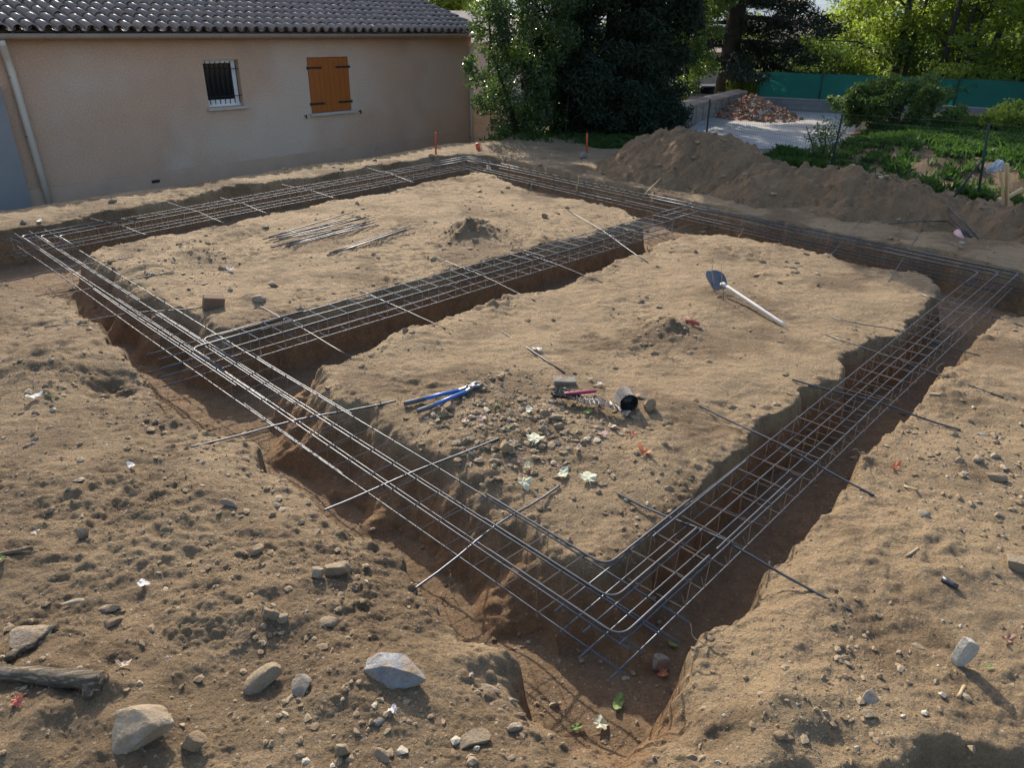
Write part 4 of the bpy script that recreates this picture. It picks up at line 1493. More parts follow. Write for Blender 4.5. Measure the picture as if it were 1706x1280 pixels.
grass('grass', [[(1225, 272), (1300, 256), (1400, 248), (1440, 234), (1520, 220), (1900, 224), (1900, 345), (1706, 345), (1600, 335), (1500, 305), (1400, 285), (1330, 285)]],
      52000, 0.15, 'green grass and weeds covering the bank behind the soil heaps', 81, 0.014)
grass('grass', [[(985, 247), (1075, 247), (1090, 225), (960, 228)], [(800, 236), (985, 240), (1000, 214), (800, 214)]], 6000, 0.10, 'thin grass at the foot of the dark evergreen tree', 82, 0.012)

# ------------------------------------------------------------------ yard beyond the fence
M['concrete'] = simple('concrete', (0.34, 0.33, 0.315), (0.27, 0.262, 0.25), 0.7, 0.85, 0, 0.3, 0.004, 30)
slab = MB()
sp = [P(*q) for q in ((1120, 240), (1180, 232), (1245, 252), (1340, 252), (1460, 230), (1540, 212), (1500, 196), (1290, 183), (1200, 178))]
slab.add([(q[0], q[1], 0.075) for q in sp] + [(q[0], q[1], -0.2) for q in sp], [tuple(range(len(sp)))] + [(i, len(sp) + i, len(sp) + (i + 1) % len(sp), (i + 1) % len(sp)) for i in range(len(sp))])
o = slab.build('yard_slab', M['concrete'], None, False)
bmx = bmesh.new()
bmx.from_mesh(o.data)
bmesh.ops.recalc_face_normals(bmx, faces=bmx.faces)
bmx.to_mesh(o.data)
bmx.free()
o['kind'] = 'structure'

# block wall with a green screen
M['block'] = simple('block', (0.20, 0.195, 0.19), (0.155, 0.15, 0.145), 3.0, 0.95, 0, 0.5, 0.006, 40, 0.12)
M['mortar'] = simple('mortar', (0.17, 0.165, 0.16), (0.14, 0.135, 0.13), 5.0, 0.95, 0, 0.3, 0.004, 40)
M['screen'], _nt, _b = mat('screen', 0.75)
_v = pos(_nt)
_c = mix(_nt, ramp(_nt, noise(_nt, 1.2, 4, 0.6, _v), [(0.3, 0.0), (0.7, 1.0)]), (0.010, 0.125, 0.096), (0.014, 0.155, 0.12))
_nt.links.new(_c, _b.inputs['Base Color'])
add_transl(_nt, _b, _c, 0.35)
M['post_green'] = simple('post_green', (0.012, 0.03, 0.022), (0.018, 0.04, 0.03), 6, 0.85, 0.0, 0.05, 0.001, 60)
G0, G1 = P(1290, 186), P(1660, 207)
ge = (G1 - G0)[:2] / np.linalg.norm((G1 - G0)[:2])
gn = np.array([-ge[1], ge[0]])            # away from the camera
gang = math.atan2(ge[1], ge[0])
WTOP = at(1290, 163, 32.84)[2]
STOP = at(1275, 119, 32.84)[2]
GL = -0.75
GR_ = 14.0
bw = empty('block_wall', (G0[0], G0[1], 0), gang, 'low grey concrete block wall below the green screen', 'wall')
MB().box(((GL + GR_) / 2, 0.1, (WTOP - 0.25) / 2), (GR_ - GL, 0.17, WTOP + 0.23)).build('mortar', M['mortar'], bw, False, local=True)
bl = MB().box((0, 0, 0), (0.485, 0.20, 0.185)).mesh('block', smooth=False)
bl.materials.append(M['block'])
rr = R_(91)
nz = 4
for rz_ in range(nz):
    z = WTOP - 0.11 - 0.2 * rz_
    for k in range(int((GR_ - GL) / 0.5)):
        b = bpy.data.objects.new('block', bl)
        COL.objects.link(b)
        b.parent = bw
        b.location = (GL + 0.25 + (0.25 if rz_ % 2 else 0) + k * 0.5, 0.1 + rr.uniform(-0.004, 0.004), z)
MB().box(((GL + GR_) / 2, 0.1, WTOP + 0.012), (GR_ - GL + 0.3, 0.23, 0.03)).build('coping', M['concrete'], bw, False, local=True)

scr = empty('screen_fence', (G0[0], G0[1], WTOP), gang, 'dark green privacy screen stretched on posts above the block wall', 'fence')
nx_, nz_ = 120, 10
vs, qs = [], []
for i in range(nx_ + 1):
    x = GL - 0.05 + (GR_ - GL) * i / nx_
    ph = (x % 2.3) / 2.3
    for j in range(nz_ + 1):
        u = j / nz_
        y = 0.06 + 0.035 * math.sin(ph * math.pi) * math.sin(u * math.pi) + 0.02 * float(pn(x / 0.7, u * 2.0, 95)) * 1.0
        z = 0.035 + u * (STOP - WTOP - 0.03) + (0.03 * math.sin(ph * math.pi) * -1 if j == nz_ else 0)
        vs.append((x, y, z))
for i in range(nx_):
    for j in range(nz_):
        k = i * (nz_ + 1) + j
        qs.append((k, k + nz_ + 1, k + nz_ + 2, k + 1))
np_mesh('screen', np.array(vs), np.array(qs), M['screen'], True, parent=scr)
xk = GL
while xk < GR_:
    MB().tube([(xk + 0.02, 0.03, -0.2), (xk + 0.02, 0.03, STOP - WTOP + 0.04)], 0.025, 8).build('post', M['post_green'], scr, True, local=True)
    xk += 2.3
MB().tube([(GL, 0.1, STOP - WTOP), (GR_, 0.1, STOP - WTOP)], 0.008, 5).build('wire', M['post_green'], scr, True, local=True)

# stone wall with tile coping, running away on the left of the yard
M['rubble_wall'], _nt, _b = mat('rubble_wall', 0.95)
_v = objco(_nt)
_vo = nd(_nt, 'ShaderNodeTexVoronoi')
_vo.inputs['Scale'].default_value = 5.0
_nt.links.new(_v, _vo.inputs['Vector'])
_sp = nd(_nt, 'ShaderNodeSeparateColor')
_nt.links.new(_vo.outputs['Color'], _sp.inputs[0])
_c = mix(_nt, _sp.outputs[0], (0.17, 0.145, 0.125), (0.25, 0.22, 0.19))
_c = mix(_nt, 0.5, _c, ramp(_nt, noise(_nt, 9, 5, 0.7, _v), [(0.3, 0.6), (0.7, 1.2)]), 'MULTIPLY')
_nt.links.new(_c, _b.inputs['Base Color'])
bump(_nt, _b, ramp(_nt, _vo.outputs['Distance'], [(0.2, 1.0), (0.5, 0.0)]), 0.8, 0.04)
S0, S1 = P(1138, 214), P(1240, 183)
st_e = (S1 - S0)[:2]
SLN = float(np.linalg.norm(st_e))
sang = math.atan2(st_e[1], st_e[0])
STH = at(1238, 152, math.hypot(S1[0], S1[1]))[2]
sw = empty('stone_wall', (S0[0], S0[1], 0), sang, 'old stone garden wall topped with a row of curved tiles', 'wall')
sm = MB()
nseg = 30
for i in range(nseg):
    a_, b_ = SLN * i / nseg, SLN * (i + 1) / nseg
    sm.box(((a_ + b_) / 2, 0.15 + 0.008 * math.sin(i * 2.1), STH / 2 - 0.1), (b_ - a_ - 0.002, 0.3, STH + 0.2 - 0.04))
sm.build('masonry', M['rubble_wall'], sw, False, local=True)
M['coping_tile'] = simple('coping_tile', (0.40, 0.31, 0.25), (0.30, 0.20, 0.15), 4.0, 0.8, 0, 0.3, 0.006, 30, 0.2)
ctm = tile_mesh('coping_tile')
cme = ctm.mesh('coping_tile')
cme.materials.append(M['coping_tile'])
for i in range(int(SLN / 0.19)):
    t = bpy.data.objects.new('coping_tile', cme)
    COL.objects.link(t)
    t.parent = sw
    t.location = (0.1 + i * 0.19, -0.07, STH - 0.05)
    t.rotation_euler = (0.22, rr.uniform(-0.06, 0.06), rr.uniform(-0.06, 0.06))

# pile of broken bricks and rubble in the yard corner
rb = at(1252, 190, 30.2)
rb[2] = 0
M['rubble_dust'] = simple('rubble_dust', (0.23, 0.12, 0.075), (0.30, 0.22, 0.16), 3.0, 0.95, 0, 0.8, 0.03, 14)
M['shard'], _nt, _b = mat('shard', 0.9)
_a = nd(_nt, 'ShaderNodeAttribute', attribute_name='tint')
_c = ramp(_nt, _a.outputs['Fac'], [(0.0, (0.22, 0.085, 0.042)), (0.45, (0.28, 0.13, 0.075)), (0.62, (0.16, 0.10, 0.07)), (0.85, (0.26, 0.20, 0.15)), (1.0, (0.42, 0.38, 0.33))])
_nt.links.new(_c, _b.inputs['Base Color'])
rpile = empty('rubble_pile', rb, 0, 'pile of broken orange bricks and rubble at the end of the stone wall', 'rubble pile')


def rub_h(x, y):
    q = np.hypot(x / 1.7, y / 2.1)
    return 0.62 * np.maximum(0, 1 - q) ** 1.15 * (1 + 0.2 * pn(x / 0.6, y / 0.6, 97)) + 0.09 * (q < 1.05)


gx_ = np.linspace(-2.5, 2.5, 50)
Xr, Yr = np.meshgrid(gx_, gx_, indexing='ij')
Zr = rub_h(Xr, Yr) - 0.02
vid = np.arange(2500).reshape(50, 50)
qr = np.stack([vid[:-1, :-1], vid[1:, :-1], vid[1:, 1:], vid[:-1, 1:]], -1).reshape(-1, 4)
np_mesh('mound', np.stack([Xr, Yr, Zr], -1).reshape(-1, 3), qr, M['rubble_dust'], True, parent=rpile)
rng = R_(98)
N = 900
cx_ = rng.normal(0, 0.78, N)
cy_ = rng.normal(0, 0.85, N)
cz_ = rub_h(cx_, cy_)
s_ = rng.uniform(0.02, 0.095, (N, 3)) * np.array([1.3, 0.9, 0.5])
cube = np.array([(-1, -1, -1), (1, -1, -1), (1, 1, -1), (-1, 1, -1), (-1, -1, 1), (1, -1, 1), (1, 1, 1), (-1, 1, 1)], float)
cf = np.array([(0, 3, 2, 1), (4, 5, 6, 7), (0, 1, 5, 4), (1, 2, 6, 5), (2, 3, 7, 6), (3, 0, 4, 7)])
from mathutils import Euler
allv = []
for i in range(N):
    m_ = np.array(Euler((rng.normal(0, 0.5), rng.normal(0, 0.5), rng.uniform(0, 6.28))).to_matrix())
    allv.append((cube * s_[i]) @ m_.T + (cx_[i], cy_[i], cz_[i]))
o = np_mesh('brick_shards', np.vstack(allv), (cf[None] + 8 * np.arange(N)[:, None, None]).reshape(-1, 4), M['shard'], False,
            tint=np.repeat(rng.uniform(0, 1, N), 8), parent=rpile)
o['kind'] = 'stuff'

# wire fence with green posts
M['wire'] = simple('wire', (0.05, 0.065, 0.06), (0.04, 0.05, 0.045), 6, 0.5, 0.4, 0.0)
fpx = [(-0.4, None)]
fposts = [at(940, 236, 23.3), at(1062, 236, 24.2), at(1178, 220, 24.6), at(1384, 277, 19.6), at(1632, 330, 17.3), at(1870, 372, 15.8)]
ftops = [at(948, 150, 23.3), at(1070, 160, 24.2), at(1183, 165, 24.6), at(1404, 190, 19.6), at(1648, 205, 17.3), at(1890, 232, 15.8)]
fen = empty('wire_fence', (7.7, 19.0, 0), 0, 'green wire mesh fence on thin posts behind the soil heaps', 'fence')
tops = []
for b, t in zip(fposts, ftops):
    b = b.copy()
    t = t.copy()
    b[2] = min(b[2], gz(b[0], b[1])) - 0.25
    tops.append((b, t))
    MB().tube([b, t], 0.026, 8).build('post', M['post_green'], fen)
b5 = tops[4]
MB().tube([b5[0] + (b5[1] - b5[0]) * 0.62, at(1588, 330, 16.9)], 0.02, 6).build('brace', M['post_green'], fen)
wm = MB()
for (b0, t0), (b1, t1) in zip(tops[:-1], tops[1:]):
    L = np.linalg.norm((b1 - b0)[:2])
    for k in range(9):
        u = 0.25 + 0.75 * k / 8
        wm.tube([b0 + (t0 - b0) * u, b1 + (t1 - b1) * u], 0.0022, 3, cap=False)
    nv = int(L / 0.1)
    for k in range(1, nv):
        s = k / nv
        lo_, hi_ = b0 + (b1 - b0) * s, t0 + (t1 - t0) * s
        wm.tube([lo_ + (hi_ - lo_) * 0.25, hi_], 0.0018, 3, cap=False)
wm.build('wire_mesh', M['wire'], fen)

# ------------------------------------------------------------------ parked car behind the stone wall
M['car_paint'] = simple('car_paint', (0.32, 0.34, 0.37), (0.30, 0.32, 0.35), 3, 0.3, 0.5, 0.0)
M['tyre'] = simple('tyre', (0.02, 0.02, 0.02), (0.03, 0.03, 0.03), 20, 0.9, 0, 0.2, 0.003, 80)
M['rim'] = simple('rim', (0.4, 0.4, 0.41), (0.35, 0.35, 0.36), 9, 0.35, 0.7, 0.0)
M['lamp'] = simple('lamp', (0.5, 0.5, 0.5), (0.45, 0.45, 0.45), 9, 0.15, 0.0, 0.0)
cp = at(1180, 140, 38.5)
cp[2] -= 1.47
car = empty('parked_car', cp, math.radians(-12), 'grey car parked under the cedar behind the stone wall', 'car')
prof = [(-2.0, 0.35), (-2.05, 0.75), (-1.75, 0.95), (-0.95, 1.02), (-0.30, 1.45), (0.95, 1.48), (1.70, 1.08), (2.02, 1.0), (2.05, 0.4), (1.6, 0.28), (-1.6, 0.28)]
mb = MB()
for sgn in (1,):
    hw_ = [0.80, 0.84, 0.84, 0.80, 0.62, 0.62, 0.78, 0.82, 0.82, 0.80, 0.80]
    A_ = [(x, -h_, z) for (x, z), h_ in zip(prof, hw_)]
    B_ = [(x, h_, z) for (x, z), h_ in zip(prof, hw_)]
    n = len(prof)
    mb.add(A_ + B_, [tuple(range(n))[::-1], tuple(range(n, 2 * n))] + [(i, (i + 1) % n, n + (i + 1) % n, n + i) for i in range(n)])
body = mb.build('body', M['car_paint'], car, False, local=True)
bv = body.modifiers.new('bevel', 'BEVEL')
bv.width = 0.05
bv.segments = 2
for s in (-1, 1):
    y = s * 0.775
    MB().add([(-0.82, y * 1.02, 1.03), (-0.30, s * 0.66, 1.38), (0.26, s * 0.66, 1.40), (0.26, y * 1.02, 1.03)], [(0, 1, 2, 3)]).build('side_window', M['glass'], car, False, local=True)
    MB().add([(0.32, y * 1.02, 1.03), (0.32, s * 0.66, 1.40), (0.90, s * 0.66, 1.40), (1.45, y * 1.02, 1.10)], [(0, 1, 2, 3)]).build('side_window', M['glass'], car, False, local=True)
    MB().box((-2.0, s * 0.6, 0.78), (0.12, 0.3, 0.14)).build('headlight', M['lamp'], car, False, local=True)
    for x in (-1.3, 1.3):
        wl = MB()
        wl.tube([(x, s * 0.66, 0.31), (x, s * 0.86, 0.31)], 0.31, 18)
        wo = wl.build('wheel', M['tyre'], car, False, local=True)
        MB().tube([(x, s * 0.84, 0.31), (x, s * 0.872, 0.31)], 0.19, 14).build('rim', M['rim'], wo, False, local=True)
MB().add([(-0.93, -0.68, 1.06), (-0.93, 0.68, 1.06), (-0.36, 0.58, 1.43), (-0.36, -0.58, 1.43)], [(0, 1, 2, 3)]).build('windscreen', M['glass'], car, False, local=True)

# ------------------------------------------------------------------ houses glimpsed between the trees
M['wall_white'] = simple('wall_white', (0.66, 0.66, 0.66), (0.58, 0.58, 0.58), 1.0, 0.9, 0, 0.1, 0.003, 30)
M['roof_far'] = simple('roof_far', (0.36, 0.30, 0.27), (0.26, 0.20, 0.17), 3.0, 0.85, 0, 0.4, 0.03, 6)


def far_house(label, px, rho, rz, w, d, h, rh, pipe=False, win_=()):
    b = at(px, 120, rho)
    b[2] = 0
    r = empty('far_house', b, rz, label, 'house', None)
    MB().box((0, 0, h / 2 - 0.15), (w, d, h + 0.3)).build('wall', M['wall_white'], r, False, local=True)
    e = 0.35
    rv = [(-w / 2 - e, -d / 2 - e, h - 0.02), (w / 2 + e, -d / 2 - e, h - 0.02), (w / 2 + e, d / 2 + e, h - 0.02), (-w / 2 - e, d / 2 + e, h - 0.02), (-w / 2 - e, 0, h + rh), (w / 2 + e, 0, h + rh)]
    MB().add(rv, [(0, 1, 5, 4), (2, 3, 4, 5), (1, 2, 5), (3, 0, 4), (3, 2, 1, 0)]).build('roof', M['roof_far'], r, False, local=True)
    if pipe:
        MB().tube([(pipe, -d / 2 - 0.3, h - 0.05), (pipe, -d / 2 - 0.06, h - 0.35), (pipe, -d / 2 - 0.06, -0.1)], 0.055, 8).build('downpipe', M['iron'], r, True, local=True)
    for wx, wz in win_:
        f = MB().box((wx, -d / 2 - 0.01, wz), (0.95, 0.06, 1.1)).build('window', M['white_frame'], r, False, local=True)
        MB().box((wx, -d / 2 - 0.045, wz), (0.8, 0.02, 0.95)).build('pane', M['glass'], f, False, local=True)


far_house('white house with a dark downpipe glimpsed between the beige house and the laurel', 815, 34.0, math.radians(10), 5.0, 5.0, 2.35, 1.1, pipe=-0.35)
far_house('pale house among the lime green trees beyond the cedar', 1368, 66.0, math.radians(-20), 8.0, 7.0, 2.6, 1.3, win_=((-2, 1.5), (1, 1.5)))
far_house('small pale roofed house behind the dark shrub and the parked car', 1132, 44.0, math.radians(-25), 4.5, 4.0, 1.9, 0.9)


# hills on the horizon
def hill():
    th_ = np.radians(np.linspace(20, 160, 120))
    rs = np.linspace(420, 800, 14)
    Rr, Tt = np.meshgrid(rs, th_, indexing='ij')
    u = (Rr - 420) / 380
    Z = 46 * np.sin(np.clip(u, 0, 1) * math.pi * 0.5) * (0.55 + 0.55 * pn(Tt * 3.1, u * 0.6, 111) + 0.2 * pn(Tt * 11, u * 2, 112)) - 3
    X, Y = Rr * np.cos(Tt), Rr * np.sin(Tt)
    vid = np.arange(X.size).reshape(X.shape)
    q = np.stack([vid[:-1, :-1], vid[1:, :-1], vid[1:, 1:], vid[:-1, 1:]], -1).reshape(-1, 4)
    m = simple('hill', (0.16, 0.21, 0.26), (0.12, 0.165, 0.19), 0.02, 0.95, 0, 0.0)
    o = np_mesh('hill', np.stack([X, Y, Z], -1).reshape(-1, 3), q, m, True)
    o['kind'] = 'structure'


hill()

# ------------------------------------------------------------------ stones
def ico(sub):
    bm = bmesh.new()
    bmesh.ops.create_icosphere(bm, subdivisions=sub, radius=1.0)
    v = np.array([q.co[:] for q in bm.verts])
    f = [tuple(w.index for w in q.verts) for q in bm.faces]
    bm.free()
    return v, f


ICO = {k: ico(k) for k in (1, 2, 3, 4)}


def rock_verts(rng, sub, cuts=9, lo=0.36, hi=0.72, rough=0.07):
    v = ICO[sub][0].copy()
    for _ in range(cuts):
        n = rng.normal(size=3)
        n /= np.linalg.norm(n)
        d = rng.uniform(lo, hi)
        s = v @ n - d
        m = s > 0
        v[m] -= np.outer(s[m], n) * 0.96
    if rough:
        v += v * (rough * (pn(v[:, 0] * 2.3 + v[:, 2] * 1.7 + rng.uniform(0, 50), v[:, 1] * 2.3 - v[:, 2] * 1.1)[:, None]))
        v += v * (rough * 0.5 * (pn(v[:, 0] * 7 + v[:, 2] * 4 + rng.uniform(0, 50), v[:, 1] * 7 - v[:, 2] * 5)[:, None]))
    return v


def stone(label, px, py, wpx, hr, dr, m, rz=0.0, tilt=(0, 0), sink=0.3, sub=2, seed=0, name='stone', cuts=9, cat='stone', group=None, base=None):
    p = site(px, py) if base is None else np.array(base, float)
    w = wpx * mpp(p)
    rng = R_(400 + seed)
    v = rock_verts(rng, max(sub, 3), cuts)
    v /= np.abs(v).max(0)
    sub = max(sub, 3)
    v = v * np.array([w / 2, w / 2 * dr, w / 2 * hr]) * 1.02
    rot = np.array(Euler((tilt[0], tilt[1], rz)).to_matrix())
    v = v @ rot.T
    h = v[:, 2].max() - v[:, 2].min()
    v[:, 2] += -v[:, 2].min() - h * sink
    mb = MB()
    mb.add(v + p, ICO[sub][1])
    o = mb.build(name, m, None, True, loc=p)
    try:
        o.data.set_sharp_from_angle(angle=math.radians(32))
    except Exception:
        pass
    return tag(o, label, cat, group)



def stone_mat(name, a, b, dust, amt=0.5, bscale=16):
    """broken stone with soil clinging to it in patches"""
    m, nt, bs = mat(name, 0.9)
    v = pos(nt)
    c = mix(nt, ramp(nt, noise(nt, 9, 7, 0.68, v), [(0.32, 0.0), (0.68, 1.0)]), a, b)
    d = mix(nt, ramp(nt, noise(nt, 34, 6, 0.7, v), [(0.35, 0.0), (0.65, 1.0)]), tuple(q * 0.8 for q in dust), dust)
    c = mix(nt, mix(nt, 1.0, ramp(nt, noise(nt, 6.5, 6, 0.7, v), [(0.40, 0.0), (0.60, 1.0)]), (amt, amt, amt), 'MULTIPLY'), c, d)
    c = mix(nt, 0.6, c, ramp(nt, noise(nt, 70, 5, 0.75, v), [(0.3, 0.65), (0.7, 1.25)]), 'MULTIPLY')
    nt.links.new(c, bs.inputs['Base Color'])
    n0 = bump(nt, bs, noise(nt, bscale, 8, 0.7, v), 0.8, 0.04)
    bump(nt, bs, noise(nt, 85, 6, 0.7, v), 0.5, 0.008, n0)
    return m


DUST = (0.29, 0.21, 0.128)
M['stone'] = stone_mat('stone', (0.27, 0.21, 0.14), (0.21, 0.16, 0.105), DUST, 0.75)
M['stone_pale'] = stone_mat('stone_pale', (0.37, 0.31, 0.23), (0.26, 0.21, 0.145), DUST, 0.85)
M['stone_blue'] = stone_mat('stone_blue', (0.30, 0.31, 0.32), (0.12, 0.135, 0.165), DUST, 0.95)
M['stone_tan'] = stone_mat('stone_tan', (0.29, 0.20, 0.11), (0.22, 0.145, 0.08), DUST, 0.6)
M['stone_grey'] = stone_mat('stone_grey', (0.25, 0.235, 0.21), (0.18, 0.17, 0.15), DUST, 0.6)
M['clod'] = stone_mat('clod', (0.23, 0.165, 0.10), (0.19, 0.13, 0.078), DUST, 0.8)
S = M
STONES = [
    ('large pale boulder half sunk in the soil just below the thick log', 226, 1226, 128, 0.5, 0.75, S['stone_pale'], 0.2, (0.1, 0.0), 0.40, 4),
    ('rounded blue grey boulder with tan dirt left of the near trench corner', 655, 1122, 112, 0.42, 0.5, S['stone_blue'], -0.1, (0, 0.05), 0.42, 4),
    ('angular tan slab tilted upwards between the log and the blue grey boulder', 443, 1135, 74, 0.45, 0.55, S['stone'], 0.5, (0.2, -0.35), 0.25, 3),
    ('flat grey slab resting against the right side of the tilted tan slab', 505, 1150, 50, 0.35, 0.7, S['stone_grey'], -0.7, (0.3, 0.2), 0.25, 2),
    ('small squarish tan block right of the large pale boulder', 326, 1246, 46, 0.75, 0.8, S['stone_tan'], 0.1, (0, 0), 0.2, 2),
    ('flat triangular pale stone above the rough stick', 48, 1068, 72, 0.25, 0.75, S['stone_pale'], 0.3, (0.25, 0), 0.2, 2),
    ('small pointed pale flake standing upright in the left foreground', 139, 893, 22, 1.25, 0.35, S['stone_pale'], 0.3, (0, 0.15), 0.2, 2),
    ('flat blue grey stone alone on the bank left of the front trench', 381, 842, 32, 0.4, 0.5, S['stone_blue'], -0.2, (0.1, 0.1), 0.25, 2),
    ('thin brown flake with a shaded underside in the left foreground', 182, 1018, 44, 0.3, 0.5, S['stone'], 0.1, (0.1, -0.15), 0.25, 2),
    ('long thin pale flake lying flat left of the thin brown flake', 126, 1006, 50, 0.18, 0.35, S['stone_pale'], 0.05, (0.05, 0), 0.3, 2),
    ('dark brown knob of stone between the stick and the thin brown flake', 188, 1040, 30, 0.4, 0.6, S['stone_tan'], 0.1, (0, 0), 0.25, 2),
    ('brown wedge shaped stone below the flat blue grey stone', 430, 920, 32, 0.5, 0.6, S['stone_tan'], 0.2, (0, -0.2), 0.25, 2),
    ('larger grey tan stone in the pebble cluster above the blue grey boulder', 447, 1028, 36, 0.75, 0.7, S['stone'], 0.4, (0, 0.1), 0.22, 2),
    ('smaller round stone touching the right of the larger grey tan stone', 474, 1035, 28, 0.6, 0.8, S['stone'], -0.4, (0, 0), 0.25, 2),
    ('low rounded tan stone between the pebble cluster and the front trench', 548, 1040, 36, 0.45, 0.6, S['stone'], 0.0, (0, 0), 0.25, 2),
    ('pale upright stone in the rubble on the left bank of the front trench', 528, 962, 24, 1.1, 0.8, S['stone_pale'], 0.1, (0, 0), 0.2, 2),
    ('broad brown stone behind the pale upright stone on the left bank', 562, 955, 46, 0.55, 0.6, S['stone'], 0.3, (0, 0), 0.25, 2),
    ('grey stone on the trench floor below the bent corner bars', 1098, 1108, 38, 0.55, 0.7, S['stone_grey'], 0.2, (0.2, 0), 0.2, 2),
    ('long flat pale slab sunk flush in the edge by the near trench corner', 812, 1150, 48, 0.15, 0.35, S['stone_pale'], -0.35, (0.1, 0), 0.3, 2),
    ('short flat pale slab just below the long flat pale slab', 850, 1167, 30, 0.15, 0.4, S['stone_pale'], -0.4, (0.1, 0), 0.3, 2),
    ('flat square grey stone on the right bank left of the leaning pale slab', 1452, 1165, 36, 0.3, 0.8, S['stone_grey'], 0.3, (0.35, 0), 0.2, 2),
    ('round brown stone beside the tip of a support bar on the right platform', 843, 750, 28, 0.8, 0.9, S['stone_tan'], 0.2, (0, 0), 0.22, 3),
    ('tan stone touching the lower handle of the blue bolt cutters', 749, 680, 22, 0.75, 0.9, S['stone_tan'], 0.4, (0, 0), 0.22, 2),
    ('brown lump of stone just below the blue bolt cutters', 736, 693, 22, 0.6, 0.8, S['clod'], 0.4, (0, 0), 0.25, 2),
    ('tan rock wedged against the right side of the black wire coil', 1078, 684, 28, 1.0, 0.8, S['stone_tan'], 0.3, (0, 0.1), 0.15, 2),
    ('flat pale rock lying behind the black wire coil', 1070, 662, 28, 0.3, 0.7, S['stone'], 0.0, (0, 0), 0.25, 2),
    ('flat tan stone in the rubble below the strip of black wires', 927, 699, 30, 0.4, 0.6, S['stone'], 0.0, (0, 0), 0.25, 2),
    ('roundish tan stone above the flat tan stone in the rubble', 908, 692, 18, 0.8, 0.9, S['stone_tan'], 0.7, (0, 0), 0.25, 2),
    ('brown stone below the black strip of wires in the rubble', 930, 712, 18, 0.6, 0.8, S['stone_tan'], 0.7, (0, 0), 0.25, 2),
    ('small round stone between the crumpled pale leaf and the front trench', 829, 800, 15, 0.8, 0.9, S['stone_tan'], 0.7, (0, 0), 0.25, 2),
    ('pale stone on the left platform near the cage junction', 433, 498, 26, 0.6, 0.7, S['stone_pale'], 0.2, (0, 0), 0.25, 2),
    ('round brown lump behind the pale stone on the left platform', 456, 478, 19, 0.8, 0.9, S['clod'], 0.2, (0, 0), 0.25, 2),
    ('small dark round stone alone on the bare left platform', 908, 364, 11, 0.95, 0.9, S['stone_tan'], 0.2, (0, 0), 0.15, 2),
    ('small dark flat stone behind the soil mound on the left platform', 810, 370, 13, 0.4, 0.7, S['stone_tan'], 0.2, (0, 0), 0.25, 2),
    ('tall tan stone at the bottom edge left of the centre', 573, 1256, 26, 1.3, 0.8, S['stone'], 0.1, (0, 0), 0.25, 2),
    ('flat tan stone low in the foreground right of the tall tan stone', 640, 1262, 40, 0.4, 0.5, S['stone'], -0.6, (0.1, 0.1), 0.25, 2),
    ('pale wedge stone in the foreground below the long flat slab', 855, 1215, 30, 0.5, 0.6, S['stone_pale'], 0.3, (0, -0.15), 0.25, 2),
    ('grey shard of stone lying below the blue grey boulder', 630, 1205, 24, 0.4, 0.6, S['stone_grey'], 0.3, (0, 0.15), 0.25, 2),
    ('dusty grey boulder lying in the loose soil at the bottom edge', 790, 1238, 56, 0.4, 0.7, S['stone'], 0.2, (0, 0), 0.3, 3),
    ('small pale stone at the near end of the front trench', 923, 1174, 19, 0.6, 0.8, S['stone_pale'], 0.2, (0, 0), 0.25, 2),
    ('square pale stone on the right bank beside the second support bar', 1541, 858, 24, 0.3, 0.8, S['stone_pale'], 0.2, (0.2, 0), 0.25, 2),
    ('longish pale stone near the right edge on the rubbly right bank', 1628, 768, 32, 0.4, 0.5, S['stone_pale'], 0.5, (0, 0), 0.25, 2),
    ('pale roundish stone to the right of the longish pale stone', 1658, 762, 18, 0.5, 0.8, S['stone_pale'], 0.1, (0, 0), 0.25, 2),
    ('broad tan stone at the right edge below the longish pale stone', 1660, 798, 32, 0.5, 0.8, S['stone'], 0.1, (0, 0), 0.3, 2),
    ('large brown stone half buried at the right edge of the photo', 1694, 945, 56, 0.5, 0.7, S['stone'], 0.1, (0, 0), 0.35, 3),
    ('small white stone high on the shaded face of the low soil heap', 1207, 296, 8, 0.5, 0.8, S['stone_pale'], 0.1, (0, 0), 0.25, 2),
    ('tan stone at the foot of the broken bank bottom right', 1300, 1232, 26, 0.6, 0.8, S['stone_tan'], 0.1, (0, 0), 0.25, 2),
    ('oval tan stone on the right bank under the flat square grey stone', 1448, 1192, 26, 0.4, 0.6, S['stone'], 0.1, (0, 0), 0.3, 2),
    ('dark wet looking lump in the corner by the grey wall', 14, 352, 34, 1.1, 0.8, S['steel_dark'], 0.1, (0, 0), 0.1, 2),
    ('dark round stone at the far left beside the house side trench', 40, 371, 13, 0.8, 0.8, S['stone_grey'], 0.1, (0, 0), 0.2, 2),
    ('grey boulder on the ground left of the tall soil heap', 970, 263, 17, 0.75, 0.8, S['stone_grey'], 0.1, (0, 0), 0.2, 2),
]
for i, s in enumerate(STONES):
    lab, px, py, w, hr, dr, m, rz, tl, sk, sub = s
    stone(lab, px, py, w, hr, dr, m, rz, tl, sk, sub, seed=i)

